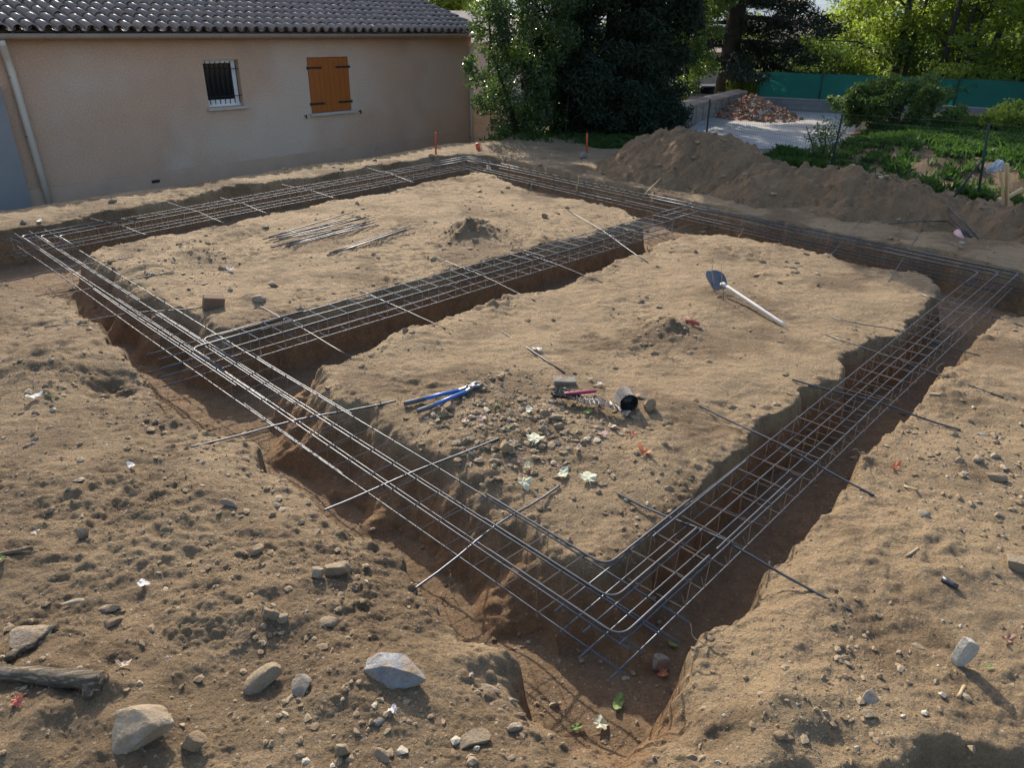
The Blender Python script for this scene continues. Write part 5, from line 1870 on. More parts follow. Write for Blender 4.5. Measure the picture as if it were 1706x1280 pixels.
# leaning slab on the right bank: a thick flat piece standing on its lower edge
p = site(1598, 1112)
sl = MB()
k = mpp(p)
oln = [(-0.010, 0), (0.012, 0.01), (0.042, 0.06), (0.058, 0.12), (0.055, 0.175), (0.03, 0.205), (-0.012, 0.22), (-0.024, 0.15), (-0.027, 0.06)]
th_ = 0.045
fr = [(x, -0.10 * z * 1.2, z - 0.02) for x, z in oln]
bk = [(x - 0.012, -0.10 * z * 1.2 + th_, z - 0.02) for x, z in oln]
n = len(oln)
sl.add([np.array(q) + p for q in fr + bk], [tuple(range(n)), tuple(range(2 * n - 1, n - 1, -1))] + [((i + 1) % n, i, n + i, n + (i + 1) % n) for i in range(n)])
o = sl.build('stone_slab', M['stone_grey'], None, False, loc=p)
M['slab_pale'] = stone_mat('slab_pale', (0.58, 0.56, 0.50), (0.42, 0.40, 0.35), (0.34, 0.26, 0.17), 0.35, 22)
o.data.materials[0] = M['slab_pale']
bv = o.modifiers.new('bevel', 'BEVEL')
bv.width = 0.006
bv.segments = 2
tag(o, 'pale slab standing upright on the right bank and casting a long shadow', 'stone')

# broken brick on the left platform, grey block on the right platform
p = site(357, 512)
o = MB().box((0, 0, 0), (0.23, 0.11, 0.17), Euler((0.25, 0.2, 0.5)).to_matrix()).build('brick', M['fired_brick'], None, False, loc=(0, 0, 0))
o.location = Vector(p) + Vector((0, 0, 0.05))
b_ = o.modifiers.new('bevel', 'BEVEL')
b_.width = 0.012
b_.segments = 2
tag(o, 'brown brick sunk at an angle in the sloping edge of the left platform', 'brick')
p = site(940, 640)
o = MB().box((0, 0, 0), (0.21, 0.10, 0.055), Euler((0.12, 0.05, 0.08)).to_matrix()).build('concrete_block', M['stone_grey'], None, False, loc=(0, 0, 0))
o.location = Vector(p) + Vector((0, 0, 0.025))
b_ = o.modifiers.new('bevel', 'BEVEL')
b_.width = 0.008
b_.segments = 2
tag(o, 'small grey concrete block behind the strip of black wires', 'block')


# ------------------------------------------------------------------ crumbs of soil and gravel: nobody could count them
def gravel():
    rng = R_(500)
    outv, outf, outt = [], [], []
    nbase = 0
    patches = [(P(870, 712)[:2], 0.72, 1700, 0.010, 0.042), (P(560, 950)[:2], 0.34, 240, 0.006, 0.028), (P(480, 1060)[:2], 0.4, 200, 0.006, 0.024),
               (P(620, 1220)[:2], 0.5, 380, 0.005, 0.026), (P(100, 1130)[:2], 0.5, 200, 0.006, 0.02), (P(1380, 1200)[:2], 0.4, 260, 0.006, 0.022), (P(1640, 770)[:2], 0.8, 380, 0.012, 0.04),
               (P(980, 1150)[:2], 0.3, 220, 0.006, 0.022), (P(120, 660)[:2], 0.9, 420, 0.010, 0.034), (P(330, 800)[:2], 0.8, 320, 0.008, 0.026), (P(300, 430)[:2], 0.9, 220, 0.015, 0.05),
               (P(1080, 820)[:2], 0.4, 160, 0.006, 0.02), (P(785, 392)[:2], 0.6, 160, 0.015, 0.05), (P(1110, 550)[:2], 0.4, 160, 0.01, 0.035), (P(1500, 1080)[:2], 0.6, 200, 0.006, 0.02)]
    xy, sz = [], []
    for c, r, n, a, b in patches:
        q = rng.normal(0, r * 0.6, (n, 2)) + c
        xy.append(q)
        sz.append(a * 0.8 * (1.15 * b / a) ** (rng.random(n) ** 2.8))
    # everywhere else, thinning with distance from the digger's standpoint
    n = 20000
    rr_ = np.exp(rng.uniform(math.log(2.0), math.log(19.0), n))
    an = np.radians(rng.uniform(38, 142, n))
    q = np.column_stack([rr_ * np.cos(an), rr_ * np.sin(an)])
    keep = pn(q[:, 0] / 0.8, q[:, 1] / 0.8, 121) + 0.5 * pn(q[:, 0] / 0.25, q[:, 1] / 0.25, 122) + rng.uniform(-0.5, 0.5, n) > 0.22
    q = q[keep]
    xy.append(q)
    s = 0.0045 * (6.0 ** (rng.random(len(q)) ** 3.0)) * (0.7 + 0.13 * np.hypot(q[:, 0], q[:, 1]))
    sz.append(s)
    xy = np.vstack(xy)
    sz = np.concatenate(sz)
    z, dug, _ = ground(xy[:, 0], xy[:, 1], True)
    ok = (dug < 0.12) | (dug > 0.93)
    xy, sz, z = xy[ok], sz[ok], z[ok]
    bases = {1: [rock_verts(R_(510 + i), 1, 7, 0.30, 0.75, 0.0) * 1.25 for i in range(8)]}
    V0, F0 = ICO[1]
    oct_v = np.array([(1, 0, 0), (-1, 0, 0), (0, 1, 0), (0, -1, 0), (0, 0, 1), (0, 0, -1)], float)
    oct_f = np.array([(0, 2, 4), (2, 1, 4), (1, 3, 4), (3, 0, 4), (2, 0, 5), (1, 2, 5), (3, 1, 5), (0, 3, 5)])
    F0 = np.array(F0)
    for i in range(len(xy)):
        s = sz[i]
        sc = s * np.array([rng.uniform(0.8, 1.5), rng.uniform(0.7, 1.2), rng.uniform(0.4, 0.75)])
        a = rng.uniform(0, 6.28)
        c_, s_ = math.cos(a), math.sin(a)
        if s * 1232 / (3.0 + math.hypot(*xy[i])) > 2.6:
            v, f = bases[1][i % 8] * sc, F0
        else:
            v, f = oct_v * sc * rng.uniform(0.75, 1.2, (6, 1)), oct_f
        v = np.column_stack([v[:, 0] * c_ - v[:, 1] * s_, v[:, 0] * s_ + v[:, 1] * c_, v[:, 2]])
        outv.append(v + (xy[i, 0], xy[i, 1], z[i] + s * 0.10))
        outf.append(f + nbase)
        outt.append(np.full(len(v), rng.random()))
        nbase += len(v)
    # crumbs on the spoil heaps
    for _ in range(900):
        px_, py_ = rng.uniform(1000, 1760), rng.uniform(215, 430)
        b = at(px_, py_, rng.uniform(13, 21))
        h = max(heap1(b[0], b[1]), heap2(b[0], b[1]))
        g_ = gz(b[0], b[1])
        if h < g_:
            continue
        s = 0.014 * 5.5 ** (rng.random() ** 2.8)
        v = bases[1][rng.integers(8)] * s * np.array([rng.uniform(0.9, 1.6), rng.uniform(0.7, 1.2), 0.6])
        outv.append(v + (b[0], b[1], h - s * 0.05))
        outf.append(F0 + nbase)
        outt.append(np.full(len(v), rng.random()))
        nbase += len(v)
    o = np_mesh('gravel', np.vstack(outv), np.vstack(outf), M['crumb'], False, tint=np.concatenate(outt))
    return tag(o, 'crumbs of dry soil and small gravel scattered over the whole site', 'gravel', None, 'stuff')


M['crumb'], _nt, _b = mat('crumb', 0.95)
_a = nd(_nt, 'ShaderNodeAttribute', attribute_name='tint')
_c = ramp(_nt, _a.outputs['Fac'], [(0.0, (0.17, 0.118, 0.07)), (0.5, (0.225, 0.163, 0.10)), (0.85, (0.265, 0.20, 0.128)), (0.95, (0.32, 0.26, 0.18)), (1.0, (0.40, 0.355, 0.28))])
_c = mix(_nt, 0.5, _c, ramp(_nt, noise(_nt, 90, 4, 0.7, pos(_nt)), [(0.3, 0.6), (0.7, 1.25)]), 'MULTIPLY')
_nt.links.new(_c, _b.inputs['Base Color'])
bump(_nt, _b, noise(_nt, 120, 5, 0.7, pos(_nt)), 0.6, 0.006)
gravel()

# ------------------------------------------------------------------ fallen leaves and scraps
LC = {'pale': ((0.62, 0.60, 0.45), (0.46, 0.48, 0.34)), 'cream': ((0.60, 0.50, 0.38), (0.45, 0.34, 0.25)), 'pink': ((0.48, 0.33, 0.29), (0.36, 0.24, 0.21)),
      'green': ((0.14, 0.22, 0.05), (0.20, 0.27, 0.08)), 'orange': ((0.42, 0.13, 0.05), (0.52, 0.22, 0.12)), 'brown': ((0.24, 0.13, 0.08), (0.34, 0.2, 0.13)),
      'white': ((0.72, 0.70, 0.68), (0.60, 0.58, 0.56)), 'red': ((0.36, 0.07, 0.05), (0.48, 0.15, 0.10))}
for k_, (a_, b_) in LC.items():
    M['leaf_' + k_] = simple('fallen_leaf_' + k_, a_, b_, 25, 0.7, 0, 0.3, 0.003, 60, 0.0, 0.25)


def fallen_leaf(label, px, py, wpx, colour, lobed, curl, seed, name='fallen_leaf', cat='leaf'):
    rng = R_(600 + seed)
    p = site(px, py)
    s = wpx * mpp(p) * 0.56
    rings = 5
    nn = 40
    vs = [np.zeros(3)]
    a0 = rng.uniform(0, 6.28)
    for r in range(1, rings + 1):
        for k in range(nn):
            a = 2 * math.pi * k / nn
            if lobed:
                ac = a if a <= math.pi else a - 2 * math.pi
                R = (0.72 + 0.28 * abs(math.cos(2.5 * a)) ** 1.3) * (1 - 0.13 * abs(ac))
                R *= 1 + 0.07 * math.sin(15 * a + seed) + 0.06 * math.sin(4 * a + 2 * seed)
                R *= 0.55 + 0.45 * abs(math.cos(a / 2)) ** 0.4
            else:
                R = 0.62 + 0.38 * math.cos(a) ** 2
            u = r / rings
            x, y = R * u * math.cos(a), R * u * math.sin(a) * (1 if lobed else 0.75)
            z = (curl * (0.35 * abs(y) - 0.28 * x * x) if lobed else 0.6 * curl * (0.9 * x * x - 0.3 * y * y + 0.35 * abs(y))) + 0.10 * curl * math.sin(5 * a + seed) * u
            z += 0.10 * float(pn(x * 2.2 + seed, y * 2.2, 7))
            vs.append(np.array([x, y, z]))
    fs = [(0, 1 + k, 1 + (k + 1) % nn) for k in range(nn)]
    for r in range(rings - 1):
        for k in range(nn):
            a, b = 1 + r * nn + k, 1 + r * nn + (k + 1) % nn
            fs.append((a, a + nn, b + nn, b))
    rot = np.array(Euler((rng.normal(0, 0.12) + 0.05, rng.normal(0, 0.12), a0)).to_matrix())
    v = (np.array(vs) * s) @ rot.T
    v[:, 2] += 0.012 + 0.1 * s - min(0, np.percentile(v[:, 2], 8))
    mb = MB()
    mb.add(v + p, fs)
    if lobed:
        mb.tube([p + v[0], p + v[0] + np.array([-1.1 * s * math.cos(a0), -1.1 * s * math.sin(a0), -0.01])], 0.0015, 4)
    return tag(mb.build(name, M['leaf_' + colour], None, True, loc=p), label, cat)


LEAVES = [
    ('largest pale green lobed leaf in the middle of the rubble', 890, 736, 36, 'pale', 1, 0.5),
    ('crumpled pale leaf near the edge of the front trench', 872, 810, 30, 'pale', 1, 1.3),
    ('wide pale leaf spread flat right of the crumpled pale leaf', 980, 802, 36, 'pale', 1, 0.5),
    ('pale oval leaf between the crumpled leaf and the wide pale leaf', 938, 793, 28, 'pale', 0, 0.5),
    ('small pale green leaf above the crumpled pale leaf', 878, 781, 18, 'pale', 0, 1.0),
    ('small green leaf standing up right of the bolt cutter head', 826, 678, 12, 'green', 0, 0.9),
    ('grey green leaf in the rubble left of the black wires', 882, 687, 20, 'pale', 0, 0.7),
    ('dark green leaf under the strip of black wires', 978, 690, 18, 'green', 0, 0.6),
    ('yellow green leaf on the left side of the rubble', 845, 715, 13, 'green', 0, 0.8),
    ('pinkish dry leaf below the bolt cutters', 803, 700, 20, 'pink', 1, 0.8),
    ('pale pink leaf left of the rubble below the bolt cutters', 776, 707, 18, 'cream', 1, 0.9),
    ('pink curled leaf above the small pale green leaf', 865, 772, 15, 'pink', 0, 1.2),
    ('cream curled leaf below the largest pale leaf', 962, 751, 16, 'cream', 0, 1.2),
    ('greyish pink leaf on the right side of the rubble', 1004, 725, 20, 'pink', 1, 0.6),
    ('cream leaf just above the greyish pink leaf', 1018, 714, 17, 'cream', 1, 0.9),
    ('small red brown leaf right of the rubble', 1052, 726, 13, 'red', 0, 1.2),
    ('curled orange leaf casting a shadow on the right platform', 1072, 756, 22, 'orange', 0, 1.7),
    ('cream leaf with an orange edge in front of the black wire coil', 1040, 694, 20, 'cream', 0, 1.0),
    ('white scrap of leaf right of the grey concrete block', 1001, 643, 15, 'white', 1, 0.9),
    ('tiny whitish leaf between the concrete block and the coil', 982, 634, 11, 'pale', 1, 1.1),
    ('brown dead leaf on the trench floor beside the grey stone', 1130, 1128, 32, 'brown', 1, 0.7),
    ('reddish dead leaf touching the grey stone on the trench floor', 1106, 1126, 22, 'orange', 1, 0.7),
    ('dark green leaf lying in the near end of the trench', 1030, 1175, 30, 'green', 0, 0.6),
    ('bright pale green leaf lowest in the near end of the trench', 998, 1212, 34, 'pale', 1, 0.8),
    ('small green leaf left of the bright pale leaf in the trench end', 960, 1210, 20, 'green', 0, 0.8),
    ('small green leaf on the trench floor under the corner bars', 1121, 1078, 16, 'green', 0, 0.5),
    ('tiny green leaf right of the upright pale slab', 1645, 1115, 14, 'green', 0, 0.5),
    ('pale grey leaf at the far left below the front trench', 58, 664, 24, 'white', 0, 0.7),
    ('small green leaf beside the pale grey leaf at the far left', 84, 660, 13, 'green', 0, 0.9),
    ('whitish leaf alone on the left bank above the flat blue stone', 220, 780, 19, 'white', 0, 0.8),
    ('orange tipped leaf standing above the large pale boulder', 206, 1112, 22, 'cream', 0, 1.4),
    ('small red leaf below the log at the left edge', 30, 1172, 24, 'red', 1, 1.3),
    ('white crushed scrap among pebbles right of the pointed flake', 236, 978, 24, 'white', 1, 0.9),
    ('orange curled leaf on the right bank between two support bars', 1490, 782, 20, 'orange', 0, 1.3),
    ('yellowish leaf at the left edge below the short stick', 4, 934, 18, 'green', 0, 0.8),
    ('pale crumpled scrap near the left edge above the flakes', 60, 890, 16, 'cream', 1, 1.0),
    ('white paper scrap on the half buried loose bar', 896, 586, 22, 'white', 1, 0.9),
    ('crumpled foil scrap below the blue grey boulder', 655, 1188, 20, 'white', 1, 1.6),
    ('small white scrap on the house side bank of the far left', 66, 371, 14, 'white', 0, 0.3),
    ('pale curled leaf on the sloping edge of the left platform', 385, 452, 14, 'white', 0, 1.0),
    ('reddish leaf on the left platform above the pale curled leaf', 370, 420, 13, 'pink', 0, 0.9),
    ('dry brown leaf by the right edge above the upright slab', 1677, 1070, 24, 'brown', 0, 1.0),
    ('dark blue grey scrap lying to the right of the shovel blade', 1258, 460, 18, 'brown', 0, 0.3),
]
for i, (lab, px, py, w, c_, lb, cu) in enumerate(LEAVES):
    nm = 'paper_scrap' if 'paper' in lab else ('scrap' if 'scrap' in lab else 'fallen_leaf')
    fallen_leaf(lab, px, py, w, c_, lb, cu, i, nm, 'scrap' if 'scrap' in lab and nm != 'fallen_leaf' else 'leaf')

# ------------------------------------------------------------------ wood: log, sticks, stems, roots
def stick(name, label, a, b, r0, r1, m, cat='stick', sag=0.0, seed=0, n=9, wob=0.15, lift=None, sides=8, knob=None):
    rng = R_(700 + seed)
    pa, pb = (site(*a) if len(a) == 2 else np.array(a)), (site(*b) if len(b) == 2 else np.array(b))
    t = np.linspace(0, 1, n)
    pts = pa + (pb - pa) * t[:, None]
    L = np.linalg.norm(pb - pa)
    pts[1:-1] += rng.normal(0, wob * r0 * 2, (n - 2, 3)) * np.array([1, 1, 0.5])
    rad = (r0 + (r1 - r0) * t) * rng.uniform(0.85, 1.15, n)
    lf = r0 * 0.75 if lift is None else lift
    pts[:, 2] += lf
    mb = MB()
    mb.tube(pts, rad, sides)
    if knob:
        mb.tube(knob(pts), [r0 * 0.8, r0 * 0.75, r0 * 0.5], sides)
    return tag(mb.build(name, m), label, cat)


M['log_bark'], _nt, _b = mat('log_bark', 0.9)
_mp = nd(_nt, 'ShaderNodeMapping')
_mp.inputs['Scale'].default_value = (3.0, 26, 26)
_nt.links.new(objco(_nt), _mp.inputs[0])
_n = noise(_nt, 1.6, 8, 0.7, _mp.outputs[0])
_c = mix(_nt, ramp(_nt, _n, [(0.30, 0.0), (0.46, 0.7), (0.7, 1.0)]), (0.045, 0.033, 0.023), (0.24, 0.19, 0.13))
_nt.links.new(_c, _b.inputs['Base Color'])
bump(_nt, _b, ramp(_nt, _n, [(0.30, 0.0), (0.55, 1.0)]), 1.0, 0.03)
stick('log', 'thick weathered log with a split knobby end at the left edge', (-60, 1122), (174, 1146), 0.038, 0.044, M['log_bark'], 'log', seed=1, n=14, sides=14, wob=0.05, lift=0.026,
      knob=lambda q: [q[-2], q[-2] + np.array([0.02, -0.05, -0.008]), q[-2] + np.array([0.025, -0.085, -0.02])])
stick('rough_stick', 'rough barked stick lying above the log', (14, 1106), (97, 1046), 0.024, 0.018, M['log_bark'], seed=2, n=10, wob=0.2)
stick('short_stick', 'smooth short stick entering from the left edge', (-20, 930), (56, 917), 0.014, 0.012, M['dead_wood'], seed=3, n=6)
stick('wood_chip', 'thin splinter on the right bank above the third boot print', (1506, 812), (1528, 820), 0.012, 0.008, M['twig'], seed=4, n=4)
stick('wood_chip', 'pale splinter lying right of the ribbed support bar end', (1509, 929), (1530, 915), 0.010, 0.006, M['twig'], seed=5, n=4)
stick('short_stick', 'short pale stick lying below the upright slab', (1596, 1164), (1606, 1146), 0.010, 0.009, M['twig'], seed=6, n=4)
stick('metal_tube', 'short grey metal tube sticking out of the right bank', (1570, 968), (1594, 982), 0.020, 0.016, M['steel'], 'tube', seed=7, n=4, wob=0.02)
stick('short_stick', 'thin pale stick leaning on the foot of the tall soil heap', (1100, 299), (1072, 326), 0.016, 0.012, M['twig'], seed=8, n=5)
stick('short_stick', 'stick poking out of the house side trench near the far corner', (895, 302), (884, 318), 0.022, 0.018, M['twig'], seed=9, n=4)


def stem(label, a, htop, seed, rho=None, r=0.006, name='dry_stem', m=None, cat='stem'):
    """upright dry stem from the ground pixel a to the picture point htop"""
    rng = R_(750 + seed)
    b = site(*a)
    t = at(htop[0], htop[1], math.hypot(b[0], b[1]))
    pts = [b - np.array([0, 0, 0.03])]
    for u in (0.25, 0.5, 0.75, 1.0):
        pts.append(b + (t - b) * u + rng.normal(0, 0.012, 3))
    mb = MB().tube(pts, np.linspace(r, r * 0.5, 5), 5)
    return tag(mb.build(name, m or M['twig']), label, cat)


stem('tall dry stem standing in front of the shovel blade', (1190, 484), (1187, 424), 1)
stem('shorter reddish stem right of the tall stem at the shovel blade', (1206, 498), (1199, 440), 2, m=M['root'])
stem('dry twig standing beside the far trench left of the tall heap', (961, 318), (964, 292), 3, r=0.01)
stem('thin stem at the edge of the right platform behind the shovel', (1229, 398), (1238, 380), 4)
stem('thin dead stem on the right platform below the small hollow', (1127, 600), (1131, 580), 5)
stem('yellowish sprout in the right corner of the trench', (1668, 514), (1672, 496), 6, r=0.008)
stem('dead stem at the house wall left of the orange stakes', (617, 262), (630, 240), 7, r=0.008)


def roots(label, a, seed, span=0.22, n=3, r=0.005):
    rng = R_(780 + seed)
    b = site(*a)
    mb = MB()
    for k in range(n):
        d = rng.normal(0, 1, 3)
        d[2] = abs(d[2]) * 0.7 + 0.2
        d /= np.linalg.norm(d)
        p_ = b.copy()
        pts = [p_.copy() - d * 0.03]
        for s in range(6):
            d = d + rng.normal(0, 0.45, 3)
            d /= np.linalg.norm(d)
            p_ = p_ + d * span / 6
            pts.append(p_.copy())
        mb.tube(pts, np.linspace(r, r * 0.4, 7), 5)
    return tag(mb.build('root', M['root']), label, 'root')


for i, (a, lab) in enumerate([((1440, 768), 'curly pale root on the right trench edge near the orange leaf'), ((1312, 884), 'fine root sticking out of the right trench edge near the ribbed bar'),
                              ((1184, 1080), 'pale root poking from the right trench edge at the near corner'), ((1572, 628), 'roots hanging out of the right trench edge between two support bars'),
                              ((1080, 418), 'curved root at the back edge of the right platform'), ((850, 484), 'thin yellow roots on the edge of the right platform over the cross trench'),
                              ((740, 1000), 'root tuft on the left bank edge of the front trench'), ((800, 244), 'large curly pale root beside the house corner stake'), ((655, 318), 'fine roots on the edge of the left platform facing the house')]):
    roots(lab, a, i, 0.2 if a[1] > 500 else 0.4, 3, 0.004 if a[1] > 500 else 0.009)

# ------------------------------------------------------------------ tools
M['blue_paint'] = simple('blue_paint', (0.03, 0.13, 0.42), (0.025, 0.10, 0.34), 12, 0.4, 0.1, 0.1, 0.001, 80)
M['grip'] = simple('grip', (0.075, 0.085, 0.10), (0.055, 0.06, 0.075), 12, 0.65, 0, 0.2, 0.002, 120)
M['forged'] = simple('forged', (0.16, 0.17, 0.19), (0.10, 0.105, 0.12), 20, 0.4, 0.7, 0.2, 0.002, 90)


def above(px, py, up):
    q = site(px, py)
    return q + np.array([0, 0, up])


c = site(740, 668)
bc = empty('bolt_cutters', c, 0, 'long handled blue bolt cutters lying open on the right platform', 'bolt cutters')
zc = c[2] + 0.035


def flat(px, py, z):
    q = P(px, py, z)
    return np.array([q[0], q[1], z])


for k, (g0, g1, j) in enumerate((((673, 673), (706, 665), (764, 651)), ((695, 686), (722, 676), (776, 653)))):
    a_, b_, j_ = flat(*g0, zc - 0.005), flat(*g1, zc), flat(*j, zc + 0.01)
    h_ = MB().tube([b_ - (b_ - a_) * 0.05, (b_ + j_) / 2 + np.array([0, 0, 0.004]), j_], [0.017, 0.017, 0.019], 10).build('handle', M['blue_paint'], bc)
    MB().tube([a_, a_ + (b_ - a_) * 0.08, (a_ + b_) / 2, b_], [0.016, 0.021, 0.021, 0.022], 10).build('grip', M['grip'], bc)
j1, j2 = flat(764, 651, zc + 0.01), flat(776, 653, zc + 0.01)
hd = flat(792, 642, zc + 0.012)
tp = flat(801, 639.5, zc + 0.012)
mb = MB()
mb.tube([j1 - (hd - j1) * 0.1, j1 + (hd - j1) * 0.55, hd], [0.016, 0.022, 0.018], 6)
mb.tube([j2 - (hd - j2) * 0.1, j2 + (hd - j2) * 0.55, hd], [0.016, 0.022, 0.018], 6)
mb.build('lever', M['forged'], bc, False)
e_ = (tp - hd) / np.linalg.norm(tp - hd)
s_ = np.array([-e_[1], e_[0], 0])
for sg in (-1, 1):
    MB().tube([hd - e_ * 0.03 + s_ * 0.018 * sg, hd + e_ * 0.02 + s_ * 0.034 * sg, tp + s_ * 0.006 * sg], [0.018, 0.018, 0.008], 6).build('jaw', M['forged'], bc, False)
for q in (j1 + (hd - j1) * 0.5, j2 + (hd - j2) * 0.5, hd):
    MB().tube([q + np.array([0, 0, 0.012]), q + np.array([0, 0, 0.028])], 0.011, 8).build('bolt', M['forged'], bc)

# shovel
M['shovel_steel'] = simple('shovel_steel', (0.13, 0.14, 0.16), (0.085, 0.09, 0.105), 8, 0.55, 0.5, 0.15, 0.003, 60)
M['handle_wood'] = simple('handle_wood', (0.62, 0.58, 0.52), (0.52, 0.47, 0.41), 12, 0.6, 0, 0.15, 0.002, 60)
h1 = site(1308, 547) + np.array([0, 0, 0.03])
h0 = at(1206, 474, math.hypot(*site(1206, 489)[:2]) - 0.02)
sv = empty('shovel', (h1 + h0) / 2 * np.array([1, 1, 0]), 0, 'round pointed shovel with a pale wooden handle lying on the right platform', 'shovel')
dh = (h0 - h1) / np.linalg.norm(h0 - h1)
MB().tube([h1, h1 + (h0 - h1) * 0.06, h1 + (h0 - h1) * 0.5, h1 + (h0 - h1) * 0.9, h0], [0.010, 0.021, 0.022, 0.021, 0.020], 10).build('handle', M['handle_wood'], sv)
# blade: dished, rounded plate hanging below the socket
bd = np.array([dh[0], dh[1], 0])
bd /= np.linalg.norm(bd)
bs = np.array([-bd[1], bd[0], 0])
soc = h0 + dh * 0.05
MB().tube([h0 - dh * 0.06, h0 + dh * 0.01, soc + np.array([0, 0, -0.02])], [0.024, 0.025, 0.02], 10).build('socket', M['handle_wood'], sv)
nu, nv = 15, 13
bv_, bf_ = [], []
Lb, Wb = 0.31, 0.265
tiltv = np.array([bd[0] * 0.80, bd[1] * 0.80, 0.60])
for i in range(nu):
    u = i / (nu - 1)
    wv = (0.86 + 0.18 * math.sin(min(u, 0.6) / 0.6 * math.pi * 0.5)) if u < 0.45 else math.sqrt(max(0.0, 1 - ((u - 0.45) / 0.56) ** 2)) * 1.04
    for j in range(nv):
        s = (j / (nv - 1) - 0.5) * 2
        q = soc + np.array([0, 0, -0.10]) + tiltv * Lb * u + bs * s * Wb / 2 * wv
        q = q + np.array([0, 0, 1.0]) * (0.045 * (s * wv) ** 2) + np.array([0, 0, 0.02]) * math.exp(-(s / 0.2) ** 2) * (1 - u)
        bv_.append(q)
for i in range(nu - 1):
    for j in range(nv - 1):
        k = i * nv + j
        bf_.append((k, k + 1, k + nv + 1, k + nv))
bo = MB().add(bv_, bf_).build('blade', M['shovel_steel'], sv)
sd = bo.modifiers.new('solid', 'SOLIDIFY')
sd.thickness = 0.004

# coil of black wire ties unrolling into a strip, with a red handled twister on it
M['black_wire'] = simple('black_wire', (0.012, 0.013, 0.018), (0.008, 0.009, 0.012), 30, 0.22, 0.0, 0.0)
M['red_plastic'] = simple('red_plastic', (0.36, 0.03, 0.085), (0.30, 0.025, 0.07), 10, 0.45, 0, 0.05, 0.001, 60)
cc = site(1048, 688)
M['black_wire'].node_tree.nodes['Principled BSDF'].inputs['Specular IOR Level'].default_value = 0.4
coil = empty('wire_tie_coil', cc, 0, 'black coil of wire ties partly unrolled on the right platform', 'wire coil')
cr_, cl_ = 0.085, 0.16
axd = np.array([-0.18, 0.98, 0])
axd /= np.linalg.norm(axd)
sd_ = np.array([axd[1], -axd[0], 0])
ctr = cc + np.array([0, 0, cr_ * 0.98]) + axd * 0.02
mb = MB()
mb.tube([ctr + axd * 0.006, ctr + axd * (cl_ - 0.006)], cr_ - 0.012, 26)
mb.build('coil_core', M['black_wire'], coil)
mb = MB()
for r in (0.02, 0.034, 0.048, 0.062, 0.074):
    mb.tube([ctr + sd_ * r * math.cos(t) + np.array([0, 0, 1]) * r * math.sin(t) + axd * 0.003 for t in np.linspace(0, 2 * math.pi, 25)[:-1]], 0.0035, 4, closed=True)
mb.build('coil_spiral', M['black_wire'], coil)
wires = MB()
rw = R_(801)
for k in range(64):
    t = 2 * math.pi * k / 64
    r = cr_ - 0.006 + rw.uniform(-0.003, 0.004)
    o_ = sd_ * r * math.cos(t) + np.array([0, 0, 1]) * r * math.sin(t)
    e0 = rw.uniform(-0.012, 0.004)
    wires.tube([ctr + o_ + axd * e0, ctr + o_ + axd * (cl_ + rw.uniform(-0.004, 0.012))], 0.0034, 4)
wo = wires.build('coil_wires', M['black_wire'], coil, False)
# the unrolled strip
strip = MB()
s0, s1 = flat(1034, 690, cc[2] + 0.02), flat(924, 662, cc[2] + 0.03)
for k in range(84):
    u = k / 83
    q = s0 + (s1 - s0) * u
    hz = gz(q[0], q[1]) + 0.06 + 0.022 * (0.5 + 0.5 * math.sin(u * 9.0)) + 0.02 * u
    sk = rw.normal(0, 0.10) + (0.5 * u * u)
    a_ = np.array([q[0] + sd_[0] * 0.0, q[1], hz]) - (axd * math.cos(sk) + sd_ * math.sin(sk)) * 0.045
    b_ = np.array([q[0], q[1], hz + rw.uniform(-0.004, 0.012)]) + (axd * math.cos(sk) + sd_ * math.sin(sk)) * 0.085
    strip.tube([a_, (a_ + b_) / 2 + np.array([0, 0, rw.uniform(0, 0.012)]), b_], 0.0045, 4)
strip.build('wire_strip', M['black_wire'], coil, False)
# fold of loose wires at the far end
fold = MB()
f0, f1 = flat(922, 656, cc[2] + 0.05), flat(985, 668, cc[2] + 0.03)
for k in range(26):
    o_ = axd * rw.uniform(-0.07, 0.02)
    fold.tube([f0 + o_ + sd_ * rw.uniform(-0.03, 0.02), (f0 + f1) / 2 + o_ * 0.8 + np.array([0, 0, rw.uniform(0, 0.02)]), f1 + o_ * 0.8 + sd_ * rw.uniform(-0.05, 0.04)], 0.0034, 4)
fold.build('loose_wires', M['black_wire'], coil, False)
t0, t1 = flat(940, 657, cc[2] + 0.085), flat(993, 652, cc[2] + 0.085)
tw = empty('wire_twister', (t0 + t1) / 2, 0, 'red handled wire twister lying on the strip of black wires', 'hand tool')
MB().tube([t0, t0 + (t1 - t0) * 0.05, t0 + (t1 - t0) * 0.5, t0 + (t1 - t0) * 0.93, t1], [0.012, 0.017, 0.016, 0.017, 0.012], 10).build('handle', M['red_plastic'], tw)
td = (t0 - t1) / np.linalg.norm(t0 - t1)
MB().tube([t0, t0 + td * 0.07, t0 + td * 0.10 + np.array([0, 0, 0.012])], [0.005, 0.0045, 0.003], 6).build('hook', M['forged'], tw)
tag(MB().tube([above(1142, 536, 0.03), above(1152, 541, 0.035), above(1165, 545, 0.03)], [0.02, 0.03, 0.018], 8).build('rag', M['leaf_red']), 'faded red scrap of netting on the small mound of the right platform', 'scrap')

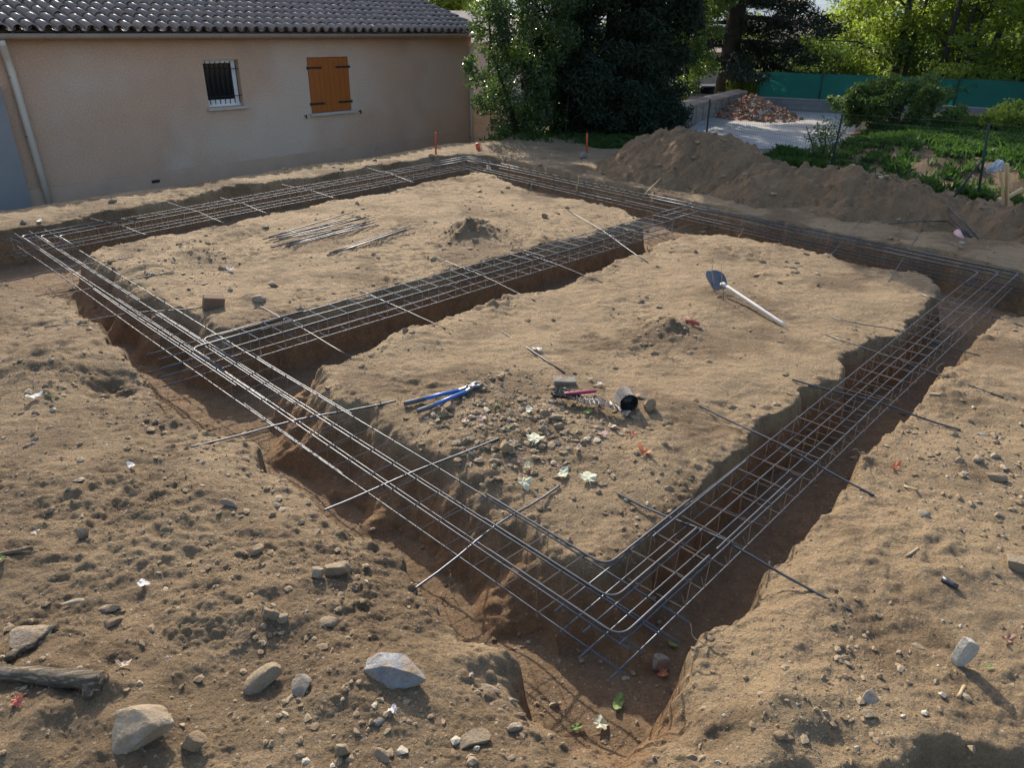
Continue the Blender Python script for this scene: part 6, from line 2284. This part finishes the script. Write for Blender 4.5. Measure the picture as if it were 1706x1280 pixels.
# ------------------------------------------------------------------ orange marker stakes and leftovers by the far corner
M['orange_paint'] = simple('orange_paint', (0.52, 0.085, 0.022), (0.45, 0.07, 0.02), 10, 0.6, 0, 0.1, 0.001, 60)
for (bx, by), (tx, ty), r, lab in (((645, 252), (644, 240), 0.02, 'short faded orange stake, leftmost of the stakes by the house'),
                                   ((673, 253), (671, 241), 0.045, 'short thick orange stake between the faded stub and the tall stake'),
                                   ((726, 256), (726, 221), 0.022, 'tall thin orange stake standing before the house wall'),
                                   ((798, 249), (795, 238), 0.055, 'short fat orange stub leaning near the house corner'),
                                   ((978, 256), (978, 222), 0.025, 'tall thin orange stake in front of the dark evergreen'),
                                   ((693, 271), (695, 262), 0.012, 'tiny rusty peg at the edge of the house side trench')):
    b = site(bx, by)
    t = at(tx, ty, math.hypot(b[0], b[1]))
    mb = MB().tube([b - np.array([0, 0, 0.1]), t, t + (t - b) * 0.02], [r, r, r * 0.7], 8)
    tag(mb.build('marker_stake', M['orange_paint'] if 'peg' not in lab else M['steel_rust']), lab, 'stake', 'orange marker stakes along the far side')
tg = at(814, 279, 18.3)
tag(MB().box(tg, (0.10, 0.02, 0.11), Euler((0.2, 0, -0.5)).to_matrix()).build('paper_tag', M['leaf_white'], None, False), 'small white tag hanging on the cage at the far corner of the trenches', 'tag')

# wooden stakes, bag and bars on the low heap at the right
for a, b, w, lab in (((1672, 338), (1667, 282), 0.055, 'thin pale wooden stake leaning left in front of the plastic bag'), ((1678, 336), (1678, 272), 0.095, 'broad pale wooden stake standing right of the thin one')):
    q = at(a[0], a[1], 16.2)
    t = at(b[0], b[1], 16.1)
    d = t - q
    L = np.linalg.norm(d)
    rot = Vector(d / L).to_track_quat('Z', 'Y').to_matrix()
    tag(MB().box((q + t) / 2 - d / L * 0.1, (w, 0.028, L + 0.2), rot).build('wooden_stake', M['wood_pale'], None, False), lab, 'stake', 'wooden stakes on the low heap')
q = at(1690, 322, 16.4)
tag(MB().box(q, (0.34, 0.06, 0.05), Euler((0.1, -0.5, 0.2)).to_matrix()).build('plank_offcut', M['wood_pale'], None, False), 'pale plank offcut right of the two wooden stakes', 'plank')
M['bag'] = simple('plastic_bag', (0.42, 0.47, 0.52), (0.55, 0.60, 0.66), 9, 0.25, 0, 0.5, 0.01, 20, 0, 0.35)
q = at(1660, 281, 16.9)
v = ICO[3][0].copy()
nn_ = pn(v[:, 0] * 2.1 + 5, v[:, 1] * 2.1 + v[:, 2] * 1.7, 131) + 0.7 * np.abs(pn(v[:, 0] * 4 + 5, v[:, 1] * 4 + v[:, 2] * 3.3, 132))
v = v * (0.75 + 0.45 * nn_[:, None]) * np.array([0.19, 0.14, 0.12])
v[:, 2] += 0.08 * np.exp(-((v[:, 0] - 0.02) / 0.06) ** 2)
o = MB().add(v + q, ICO[3][1]).build('plastic_bag', M['bag'], None, False)
tag(o, 'crumpled translucent plastic bag caught behind the wooden stakes', 'bag')
for a, b, lab in (((1478, 381), (1578, 374), 'dark steel bar lying along the foot of the low heap'), ((1577, 372), (1622, 408), 'steel bar pointing down the low heap beside the pink roll'),
                  ((1580, 372), (1626, 410), 'steel bar alongside the one next to the pink roll'), ((1576, 360), (1632, 408), 'thin steel bar right of the pair beside the pink roll')):
    pa, pb = site(*a), site(*b)
    tag(MB().tube([pa + (0, 0, 0.04), (pa + pb) / 2 + (0, 0, 0.06), pb + (0, 0, 0.04)], 0.010, 6).build('loose_bar', M['steel']), lab, 'steel bar', 'loose bars on the low heap')
M['pink'] = simple('pink_paper', (0.50, 0.27, 0.27), (0.58, 0.38, 0.37), 20, 0.8, 0, 0.1, 0.002, 60)
pa, pb = site(1592, 394), site(1600, 409)
tag(MB().tube([pa + (0, 0, 0.05), pb + (0, 0, 0.06)], [0.05, 0.065], 12).build('paper_roll', M['pink']), 'small faded pink roll on the bars of the low heap', 'roll')
